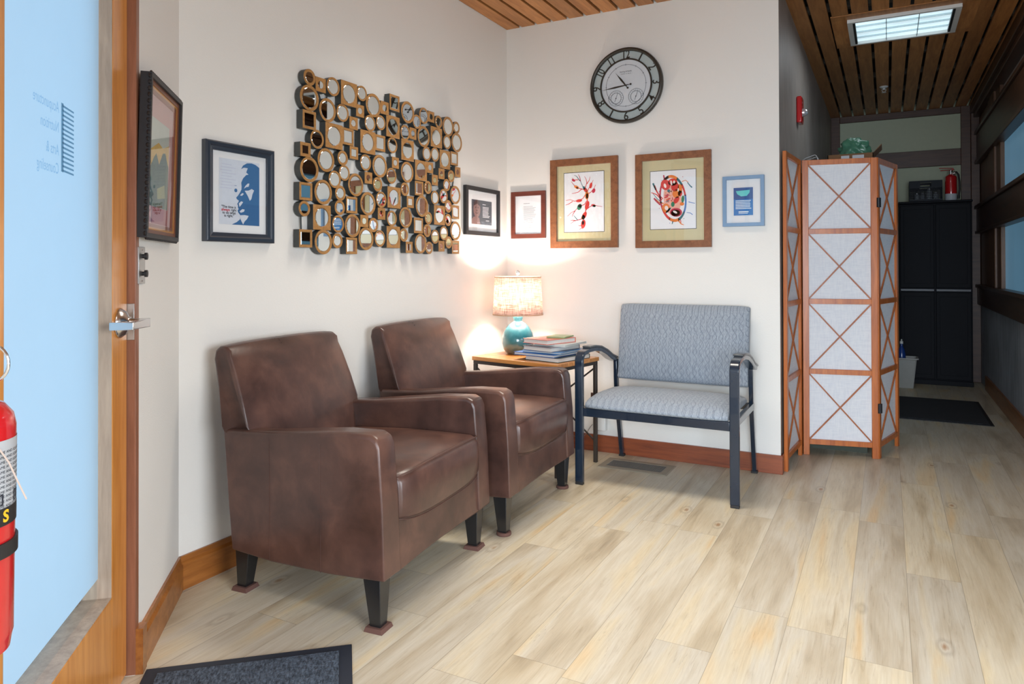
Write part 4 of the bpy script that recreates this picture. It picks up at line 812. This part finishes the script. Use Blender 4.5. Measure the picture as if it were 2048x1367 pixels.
for hnum in range(1, 13):
    m = MB()
    a = math.pi/2 - hnum*math.pi/6; rr3 = RC*0.815; xx, yy = rr3*math.cos(a), rr3*math.sin(a); rot = a - math.pi/2
    if 4 <= hnum <= 8: rot += math.pi
    if hnum in (1, 7): m.box(-.0032, .0032, -.022, .022, .0205, .0275, Matrix.Translation((xx, yy, 0)) @ Matrix.Rotation(rot, 4, 'Z'))
    else:
        tm = MB(); tm.text(str(hnum), 0.068, 0, 0, 0, bold=0.0004, sx=0.75 if hnum > 9 else 0.9); T0 = Matrix.Translation((xx, yy, 0.0225)) @ Matrix.Rotation(rot, 4, 'Z')
        m.add(tm.v, tm.f, T0); m.add(tm.v, tm.f, T0 @ Matrix.Translation((0, 0, -0.0018)))
    m.build('numeral', PEW, t, smooth=0)
for nm, an, ln, tail, wd, zz in (('hour_hand', 322, RC*.46, RC*.09, .0056, .0275), ('minute_hand', 264, RC*.68, RC*.14, .0050, .0295)):
    m = MB(); T0 = Matrix.Rotation(-R(an), 4, 'Z'); m.prism([(-.0010, -tail), (.0010, -tail), (wd*.6, 0), (wd, ln*.45), (.0012, ln*.8), (0, ln), (-.0012, ln*.8), (-wd, ln*.45), (-wd*.6, 0)], .0012, T0 @ Matrix.Translation((0, 0, zz)))
    m.lathe([(.006, zz - .0005), (.006, zz + .0018)], 14, T0 @ Matrix.Translation((0, -tail, 0))); m.lathe([(.0045, .0245), (.0045, zz + .002)], 14); m.build(nm, PEW, t)

# ------------------------------------------------------------------ folding screen
PTS = [Vector((-0.483, 4.090, 0)), Vector((-0.449, 4.520, 0)), Vector((-0.045, 4.606, 0)), Vector((0.062, 5.020, 0))]
SH = 1.745
t = thing('folding_screen', 'three panel folding screen of cherry wood lattice and white cloth at the corridor mouth', 'room divider', (PTS[1].x, PTS[1].y, 0))
for i in range(3):
    a, b = PTS[i], PTS[i+1]; L_ = (b - a).length; d = (b - a).normalized(); nn = Vector((d.y, -d.x, 0)); off = 0.004
    M = Matrix.Translation(-PTS[1]) @ frame_m(a + d*off, d, -nn, (0, 0, 1)); W_ = L_ - 2*off; PWd = 0.034; TH = 0.020    # local y: away from the room
    m = MB(); m.box(0, PWd, 0, TH, 0, SH, M); m.box(W_ - PWd, W_, 0, TH, 0, SH, M)
    RZ = [0.062, 0.478, 0.892, 1.306, SH - 0.030]
    for z in RZ: m.box(PWd, W_ - PWd, 0.001, TH - .001, z, z + 0.030, M)
    pn = m.build('panel', CHERRY, t, bev=0.0015)
    m = MB(); m.box(PWd - .002, W_ - PWd + .002, TH - 0.006, TH - 0.004, 0.07, SH - 0.01, M); m.build('cloth', PAPER, pn, smooth=0)
    m = MB()
    for j in range(4):
        z0_, z1_ = RZ[j] + 0.030, RZ[j+1]; x0, x1 = PWd, W_ - PWd
        for (p0, p1, yy) in (((x0, z0_), (x1, z1_), 0.004), ((x0, z1_), (x1, z0_), 0.006)):
            v = Vector((p1[0]-p0[0], p1[1]-p0[1])).normalized(); w2 = Vector((-v.y, v.x)) * 0.0078
            P = [(p0[0]-w2.x, p0[1]-w2.y), (p1[0]-w2.x, p1[1]-w2.y), (p1[0]+w2.x, p1[1]+w2.y), (p0[0]+w2.x, p0[1]+w2.y)]
            P = [(min(max(a_, x0), x1), min(max(b_, z0_), z1_)) for a_, b_ in P]
            m.hexa([(P[0][0],yy,P[0][1]),(P[1][0],yy,P[1][1]),(P[1][0],yy+.008,P[1][1]),(P[0][0],yy+.008,P[0][1]),(P[3][0],yy,P[3][1]),(P[2][0],yy,P[2][1]),(P[2][0],yy+.008,P[2][1]),(P[3][0],yy+.008,P[3][1])], M)
    m.build('cross_lattice', CHERRYX, pn, smooth=0)
HG = flat('dark hinge', (.05, .05, .055), .4, .6)
for z in (0.265, 1.455):
    o_ = PTS[2] - PTS[1]; m = MB(); m.box(-.011, .015, -.006, -.002, 0, .055, Matrix.Translation((o_.x, o_.y, z)) @ Matrix.Rotation(R(40), 4, 'Z')); m.cyl((o_.x + .003, o_.y - .007, z), (o_.x + .003, o_.y - .007, z + .055), .0045, 10); m.build('hinge', HG, t)
    m = MB(); m.cyl((-.006, .012, z), (-.006, .012, z + .055), .0045, 10); m.build('hinge', HG, t)

# ------------------------------------------------------------------ behind the screen
t = thing('storage_cabinet', 'dark green cabinet hidden behind the folding screen, box and rack on top', 'cabinet', (-0.27, 4.9, 0))
DG = flat('dark olive cabinet', (0.035, 0.042, 0.024), 0.6, var=0.3, scale=8); CT = 1.690
MB().box(-0.215, 0.175, -0.20, 0.20, 0.05, CT - 0.02).build('body', DG, t, bev=.004)
MB().box(-0.218, 0.178, -0.205, 0.205, CT - 0.02, CT).build('top', DG, t, bev=.003)
MB().box(-0.20, 0.16, -0.185, 0.185, 0, 0.05).build('plinth', DG, t)
for sx in (0, 1): MB().box(-0.205 + sx*.19, -0.02 + sx*.19, -0.214, -0.2005, 0.07, CT - .04).build('door', DG, t, bev=.002)
t = thing('cardboard_box', 'open cardboard box with white labels on top of the cabinet behind the screen', 'box', (-0.195, 4.86, CT))
CB = flat('brown cardboard', srgb(120, 86, 56), 0.85); m = MB(); w2, d2, hh = 0.125, 0.12, 0.105
for a_ in ((-w2,w2,-d2,-d2+.004),(-w2,w2,d2-.004,d2),(-w2,-w2+.004,-d2,d2),(w2-.004,w2,-d2,d2)): m.box(a_[0],a_[1],a_[2],a_[3],0,hh)
m.box(-w2, w2, -d2, d2, 0, .004); m.build('carton', CB, t, smooth=0)
m = MB(); m.hexa([(w2,-d2,hh-.003),(w2+.045,-d2,hh+.045),(w2+.045,d2,hh+.045),(w2,d2,hh-.003),(w2,-d2,hh),(w2+.043,-d2,hh+.048),(w2+.043,d2,hh+.048),(w2,d2,hh)]); m.build('flap', CB, t, smooth=0)
m = MB(); m.box(-.05, -.005, -d2-.001, -d2-.0002, .03, .095); m.box(.012, .075, -d2-.001, -d2-.0002, .035, .095); m.build('label', flat('grey white label', srgb(190, 192, 196), .7), t, smooth=0)
def blob(name, label, loc, sc, mt, seed, amp=0.25, cat='bag'):
    bm = bmesh.new(); bmesh.ops.create_icosphere(bm, subdivisions=4, radius=1); r_ = random.Random(seed)
    from mathutils import noise as nz
    for v in bm.verts:
        k_ = 1 + amp*nz.noise(v.co*2.1 + Vector((seed, 0, 0))) + amp*.7*abs(nz.noise(v.co*5 + Vector((0, seed, 0)))); v.co = Vector((v.co.x*sc[0]*k_, v.co.y*sc[1]*k_, max(v.co.z, -.75)*sc[2]*k_))
    me = bpy.data.meshes.new(name); bm.to_mesh(me); bm.free(); me.materials.append(mt)
    for p in me.polygons: p.use_smooth = True
    o = bpy.data.objects.new(name, me); C.objects.link(o); o.location = loc; tag(o, label, cat); return o
blob('plastic_bag', 'crumpled green plastic bag bulging out of the open cardboard box', (-0.175, 4.86, CT + 0.135), (0.072, 0.070, 0.072), mat_translucent('thin green plastic', srgb(84, 140, 114), 0.3, rough=.3), 4, 0.5)
t = thing('wire_rack', 'small white wire rack on the cabinet behind the left of the folding screen', 'rack', (-0.42, 4.82, CT))
m = MB(); WW = flat('white coated wire', srgb(200, 200, 200), .4)
for y_ in (-.05, .05): m.tube([(-.055,y_,0),(-.05,y_,.085),(-.03,y_,.10),(.025,y_,.118),(.036,y_,.11),(.06,y_,0)], .002, 6)
for x_, z_ in ((-.03,.10),(.025,.118),(-.0,.11)): m.tube([(x_,-.05,z_),(x_,.05,z_)], .0018, 6)
m.build('wire_frame', WW, t)
# storage cupboard at the end of the corridor
t = thing('storage_cupboard', 'tall charcoal plastic storage cupboard at the end of the corridor', 'cupboard', (0.395, 7.88, 0))
MB().box(-.295, .295, -.165, .17, 0.0, 1.70).build('body', DKCAB, t, bev=.006)
MB().box(-.30, .30, -.19, .175, 1.70, 1.722).build('top', DKCAB, t, bev=.006)
MB().box(-.298, .298, -.184, -.12, 0.0, 0.045).build('base', DKCAB, t, bev=.004)
for sx in (-1, 1):
    for z0_, z1_ in ((.055, .865), (.905, 1.685)):
        xa, xb = (.006, .285) if sx > 0 else (-.285, -.006)
        d_ = MB().box(xa, xb, -.184, -.1655, z0_, z1_).build('door', DKCAB, t, bev=.005, seg=3)
        d2_ = MB().box(xa + .03, xb - .03, -.188, -.184, z0_ + .04, z1_ - .04).build('door_panel', DKCAB, d_, bev=.003)
        if z0_ > .5: MB().box(xa, xb, -.196, -.170, .872, .898).build('handle', GREYP, d_, bev=.005)
    
t = thing('plastic_crate', 'dark slotted plastic crate of clear jars on top of the storage cupboard', 'crate', (0.325, 7.85, 1.7225))
CRM = flat('navy black plastic', (0.006, 0.009, 0.016), .5, spec=.2); m = MB(); w2, d2, hh = .133, .12, .195
def lat(m, p, ax, w_):   # slotted side wall
    f = (lambda a, b, z0, z1: m.box(a, b, p - .003, p + .003, z0, z1)) if ax == 'y' else (lambda a, b, z0, z1: m.box(p - .003, p + .003, a, b, z0, z1))
    f(-w_, w_, 0, .02); f(-w_, w_, .175, .195); f(-w_, -.045, .14, .175); f(.045, w_, .14, .175); f(-w_, w_, .125, .14)
    k_ = int(w_*2/.013)
    for i in range(k_ + 1): a = -w_ + i*(2*w_ - .004)/k_; f(a, a + .0042, .02, .125)
    for i in range(6): f(-w_, w_, .033 + i*.016, .037 + i*.016)
for p in (-d2, d2): lat(m, p, 'y', w2)
for p in (-w2, w2): lat(m, p, 'x', d2)
m.box(-w2, w2, -d2, d2, 0, .005); m.build('slotted_shell', CRM, t, smooth=0)
for i, (x_, y_, hgt) in enumerate(((-.07, -.05, .075), (-.02, .04, .09), (.03, -.06, .12), (.085, -.03, .085))):
    j = thing('glass_jar', 'clear glass jar inside the slotted crate on the cupboard', 'jar', (.325 + x_, 7.85 + y_, 1.7285), group='jars in the crate')
    m = MB(); m.lathe([(.022, 0), (.024, .004), (.024, hgt*.75), (.016, hgt*.85), (.016, hgt*.88)], 16); m.build('glass_body', flat('pale jar glass', (.35, .38, .4), .08, coat=1), j)
    MB().lathe([(.018, hgt*.87), (.018, hgt), (.0005, hgt)], 16).build('lid', flat('jar lid', (.5, .5, .5), .35, .7), j)

# ------------------------------------------------------------------ fire extinguishers
def wraptext(m, txt, size, r, a0, z, sx=1.0, bold=0.0):
    tm = MB(); tm.text(txt, size, 0, 0, 0, sx=sx, bold=bold); m.add([(r*math.cos(a0 + v.x/r), r*math.sin(a0 + v.x/r), z + v.y) for v in tm.v], tm.f)
def extinguisher(t, r, hb, face, detail, hose_side):
    prof = [(r*.80, 0), (r*.93, .004), (r*.95, .012), (r*.97, .02), (r, .026), (r, hb*.90), (r*.94, hb*.945), (r*.75, hb*.985), (r*.42, hb*1.01), (r*.40, hb*1.03)]
    MB().lathe(prof, 48).build('cylinder', RED, t)
    m = MB(); z0_, z1_ = (hb*.52, hb*.855) if detail else (hb*.03, hb*.28); n = 36
    m.loft([[((r + .0006)*math.cos(face + 1.75*(2*i/n - 1)), (r + .0006)*math.sin(face + 1.75*(2*i/n - 1)), z_) for i in range(n + 1)] for z_ in (z0_, z1_)], cap=False, closed=False)
    if detail:
        m.m = 1
        for i in range(13):
            z_ = z1_ - .016 - i*.0066; c_ = (0.9, 1.1, .8)[i % 3]
            wraptext(m, 'IN CASE OF FIRE PULL PIN AIM AT BASE OF FLAME AND SQUEEZE', .0052, r + .0009, face, z_, 1.05)
        m.m = 2
        n2 = 36; m.loft([[((r + .0010)*math.cos(face + 1.75*(2*i/n2 - 1)), (r + .0010)*math.sin(face + 1.75*(2*i/n2 - 1)), z_) for i in range(n2 + 1)] for z_ in (z0_, z0_ + .024)], cap=False, closed=False)
        m.m = 3; wraptext(m, 'S  S  S  S  S', .022, r + .0014, face, z0_ + .012, 1.0, .0008)
        m.m = 1
        for k_ in range(5):
            a_ = face - 1.2 + k_*.6; wraptext(m, '[i]', .016, r + .0010, a_, z0_ + .037, 1, .0006)
    m.build('instruction_label', [flat('silver label', srgb(176, 180, 186), .4), INK, BLKP, flat('yellow lettering', srgb(236, 186, 40), .5)] if detail else [flat('white label', srgb(200, 204, 210), .5)], t, smooth=40)
    m = MB(); m.cyl((0,0,hb*1.0), (0,0,hb+.045), .014, 16); m.cyl((0,0,hb+.018),(.03,0,hb+.018),.010,12); m.cyl((.028,0,hb+.018),(.036,0,hb+.018),.016,20); v = m.build('valve', CHROME, t)
    m = MB(); m.box(-.085, .03, -.010, .010, hb+.046, hb+.052); m.hexa([(-.095,-.009,hb+.070),(.02,-.009,hb+.060),(.02,.009,hb+.060),(-.095,.009,hb+.070),(-.095,-.009,hb+.076),(.02,-.009,hb+.066),(.02,.009,hb+.066),(-.095,.009,hb+.076)])
    m.box(.012, .022, -.009, .009, hb+.045, hb+.066); m.build('squeeze_handle', RED if not detail else BLKM, t, bev=.002)
    return v
# beside the door, on the wall
MX = Matrix.Translation(D(1.562, -0.062, 0.598)) @ Matrix.Rotation(R(1.2), 4, 'Y')
t = thing('fire_extinguisher', 'red fire extinguisher with silver and black label hanging left of the entrance door', 'fire extinguisher', M=MX)
hb = .342; extinguisher(t, .055, hb, R(-20), True, 1)
m = MB(); m.ring(.0555, .0585, .135, .155, 48); m.build('strap', BLKP, t)
m = MB(); m.tube([(.883*(.034 + .021*math.cos(2*math.pi*i/24)), .469*(.034 + .021*math.cos(2*math.pi*i/24)), hb + .052 + .024*math.sin(2*math.pi*i/24)) for i in range(24)], .0020, 8, closed=True); m.tube([(-.02,-.005,hb+.056),(.02,.008,hb+.058)], .002, 8); m.build('pull_pin', CHROME, t)
m = MB(); m.tube([(.054, .012, .285), (.064, .02, .265), (.074, .028, .235), (.080, .034, .215)], .0011, 6); m.build('tag_tie', flat('beige cable tie', srgb(196, 178, 168), .6), t)
bw = MB(); inv = MX.inverted(); P0 = inv @ D(1.562, -0.0005, 0.62); nl = (inv.to_3x3() @ nD).normalized(); ul = (inv.to_3x3() @ u).normalized()
MBk = frame_m((P0.x, P0.y, .04), ul, nl, (0, 0, 1)); bw.box(-.02, .02, 0, .004, 0, .27, MBk); bw.box(-.02, .02, 0, .012, .09, .12, MBk); bw.build('wall_bracket', BLKM, t, bev=.001)
# standing on the storage cupboard
t = thing('fire_extinguisher', 'red fire extinguisher with black hose standing on the storage cupboard', 'fire extinguisher', M=Matrix.Translation((.535, 7.84, 1.7225)) @ Matrix.Rotation(R(-10), 4, 'Z'))
extinguisher(t, .048, .245, R(-70), False, 1)
m = MB(); m.tube([(.02,0,.265),(.045,-.005,.272),(.062,-.008,.245),(.070,-.01,.18),(.071,-.01,.10),(.064,-.012,.05)], .0085, 10); m.cyl((.064,-.012,.052),(.062,-.013,.02),.011,12); m.build('hose', BLKP, t)

# ------------------------------------------------------------------ bin, mats, floor register
t = thing('waste_bin', 'pale grey plastic waste bin in front of the storage cupboard', 'bin', (0.112, 7.44, 0))
rr4 = lambda w_, z: [(x*w_ , y*w_*.8, z) for x, y in ((-1,-.9),(-.9,-1),(.9,-1),(1,-.9),(1,.9),(.9,1),(-.9,1),(-1,.9))]
m = MB(); m.loft([rr4(.088,.0), rr4(.092,.004), rr4(.118,.262), rr4(.134,.266), rr4(.134,.276), rr4(.120,.276), rr4(.114,.262), rr4(.088,.01)], cap=True)
m.build('tub', flat('pale grey bin plastic', srgb(176, 176, 172), .45), t, bev=.002)
t = thing('spray_bottle', 'blue cleaning bottle standing in the waste bin', 'bottle', (0.112, 7.46, 0.0105))
MB().lathe([(.030,0),(.034,.006),(.034,.28),(.026,.33),(.012,.36),(.012,.385)], 20).build('bottle_body', flat('blue bottle', (.01, .05, .24), .25, coat=.5), t)
MB().lathe([(.014,.384),(.014,.405),(.006,.412),(.006,.425),(.0005,.427)], 16).build('cap', WPL, t)
t = thing('doormat', 'blue grey ribbed doormat with black rubber edge just inside the entrance', 'mat', M=MD @ Matrix.Translation((0.511, 0.025, 0)))
MB().box(0, 1.0, 0, .556, 0, .006).build('rubber_border', flat('navy rubber border', srgb(38, 44, 56), .6), t, bev=.002)
MB().box(.036, .964, .036, .520, .0055, .011).build('carpet_face', mat_mat(), t, bev=.002)
t = thing('floor_mat', 'dark carpet mat on the corridor floor beyond the screen', 'mat', (0.20, 6.37, 0))
DMAT = flat('charcoal carpet', (.022, .023, .028), .95, var=.3, scale=120, bmp=.5)
MB().box(-.36, .45, -.48, .50, 0, .006).build('rubber_border', BLKP, t, bev=.002); MB().box(-.335, .425, -.455, .475, .005, .010).build('carpet_face', DMAT, t)
t = thing('floor_register', 'bronze floor heating register under the guest chair', 'vent', (-1.243, 3.815, 0))
m = MB(); RG = flat('bronze grey register', srgb(158, 148, 130), .5, .2)
m.loft([[(sx*a_, sy*b_, z_) for sx, sy in ((-1,-1),(1,-1),(1,1),(-1,1))] for a_, b_, z_, s1, s2 in ((.198,.105,0,1,1),(.192,.10,.004,1,1),(.158,.066,.005,1,1),(.155,.063,.0025,1,1))], cap=False); m.build('frame', RG, t, smooth=0)
m = MB(); m.box(-.157, .157, -.065, .065, .0002, .0015)
for i in range(40): m.box(-.155 + i*.0079, -.1515 + i*.0079, -.063, .063, .0015, .004)
m.build('grille', flat('grey register grille', srgb(132, 130, 126), .5, .3), t, smooth=0)

# ------------------------------------------------------------------ wall and ceiling fittings
t = thing('power_outlet', 'brown wall outlet with a white plug adapter below the guest chair seat', 'outlet', M=WB(-1.565, 0.275))
MB().box(-.035, .035, -.055, .075, 0, .006).build('cover_plate', flat('brown outlet plate', srgb(72, 50, 42), .4), t, bev=.002)
MB().box(-.012, .072, -.145, -.056, 0, .040).build('plug_adapter', WPL, t, bev=.008, seg=4)
m = MB(); m.tube([(-.006,-.10,.02),(-.03,-.13,.025),(-.06,-.18,.03),(-.10,-.20,.03),(-.16,-.19,.03),(-.20,-.10,.02)], .0018, 6); m.build('power_cord', flat('grey cord', srgb(120, 116, 112), .5), t)
t = thing('latch_plate', 'brushed metal wall plate with two black knobs beside the door', 'wall plate', M=WD(0.478, 1.125))
MB().box(-.032, .032, -.052, .052, 0, .004).build('plate', BRUSH, t, bev=.001)
for z_ in (-.023, .026):
    m = MB(); m.lathe([(.006,.004),(.006,.010),(.010,.011),(.010,.018),(.0005,.019)], 16, Matrix.Translation((.0, z_, 0))); m.build('knob', BLKP, t)
for z_ in (-.044, .044): MB().lathe([(.003,.004),(.002,.0055),(.0004,.006)], 10, Matrix.Translation((.0, z_, 0))).build('screw', CHROME, t)
t = thing('fire_alarm', 'red fire alarm strobe on the corridor wall above the screen', 'alarm', M=frame_m((XC + 0.001, 4.93, 2.125), (0, 1, 0), (0, 0, 1), (1, 0, 0)))
MB().box(-.058, .058, -.085, .085, 0, .032).build('housing', RED, t, bev=.008, seg=4)
m = MB(); m.lathe([(.026,.032),(.026,.040),(.021,.052),(.012,.060),(.0005,.062)], 20, Matrix.Translation((.02, -.01, 0))); m.build('strobe_lens', flat('clear strobe', (.75,.75,.78), .1, .6), t)
m = MB()
for i, ch in enumerate('FIRE'): m.text(ch, .022, -.035, .04 - i*.026, .0328, bold=.0004)
m.build('lettering', WHITE, t, smooth=0)
t = thing('sprinkler_head', 'white sprinkler head on the corridor ceiling', 'sprinkler', M=frame_m((-0.017, 6.86, H - .0005), (1, 0, 0), (0, -1, 0), (0, 0, -1)))
MB().lathe([(.034, 0), (.034, .004), (.022, .012), (.012, .014)], 24).build('escutcheon', WPL, t)
m = MB(); m.cyl((0,0,.012),(0,0,.028),.008,12); m.tube([(-.012,0,.02),(-.016,0,.035),(0,0,.05),(.016,0,.035),(.012,0,.02)], .0022, 6); m.lathe([(.018,.050),(.018,.052),(.0005,.052)], 16); m.build('deflector', WPL, t)
def troffer(label, cx, cy, w_, d_, strength, loc=True):
    t = thing('ceiling_light', label, 'ceiling light', M=frame_m((cx, cy, H), (1, 0, 0), (0, -1, 0), (0, 0, -1)))
    a, b = w_/2, d_/2
    m = MB(); k_ = .09
    for x0, x1, y0, y1 in ((-a-k_, a+k_, -b-k_, -b), (-a-k_, a+k_, b, b+k_), (-a-k_, -a, -b, b), (a, a+k_, -b, b)): m.box(x0, x1, y0, y1, -.004, .003)
    m.build('wood_surround', CEIL, t, smooth=0)
    m = MB()
    for x0, x1, y0, y1 in ((-a, a, -b, -b+.022), (-a, a, b-.022, b), (-a, -a+.03, -b+.022, b-.022), (a-.03, a, -b+.022, b-.022)): m.box(x0, x1, y0, y1, .0, .024)
    m.build('frame', WPL, t, bev=.001)
    for x_ in (-a + .037, a - .037): MB().box(x_ - .007, x_ + .007, -b + .022, b - .022, .003, .022).build('end_slot', BLKP, t, smooth=0)
    MB().box(-a+.03, a-.03, -b+.022, b-.022, .0005, .003).build('diffuser', emit('light panel ' + label[:8], (.72, .92, 1.0), strength), t, smooth=0)
    m = MB()
    for i in (1, 2): m.box(-a+.04+(w_-.08)*i/3-.002, -a+.04+(w_-.08)*i/3+.002, -b+.022, b-.022, .004, .020)
    for i in range(1, 4): y_ = -b + .022 + (d_-.044)*i/4; m.hexa([(-a+.045,y_-.001,.004),(a-.045,y_-.001,.004),(a-.045,y_+.001,.004),(-a+.045,y_+.001,.004),(-a+.045,y_+.004,.018),(a-.045,y_+.004,.018),(a-.045,y_+.006,.018),(-a+.045,y_+.006,.018)])
    m.build('louver', flat('aluminium louver', (.55, .62, .64), .3, .5), t, smooth=0)
    return t
troffer('louvered fluorescent ceiling light in the corridor ceiling', 0.092, 5.14, 0.612, 0.52, 0.75)
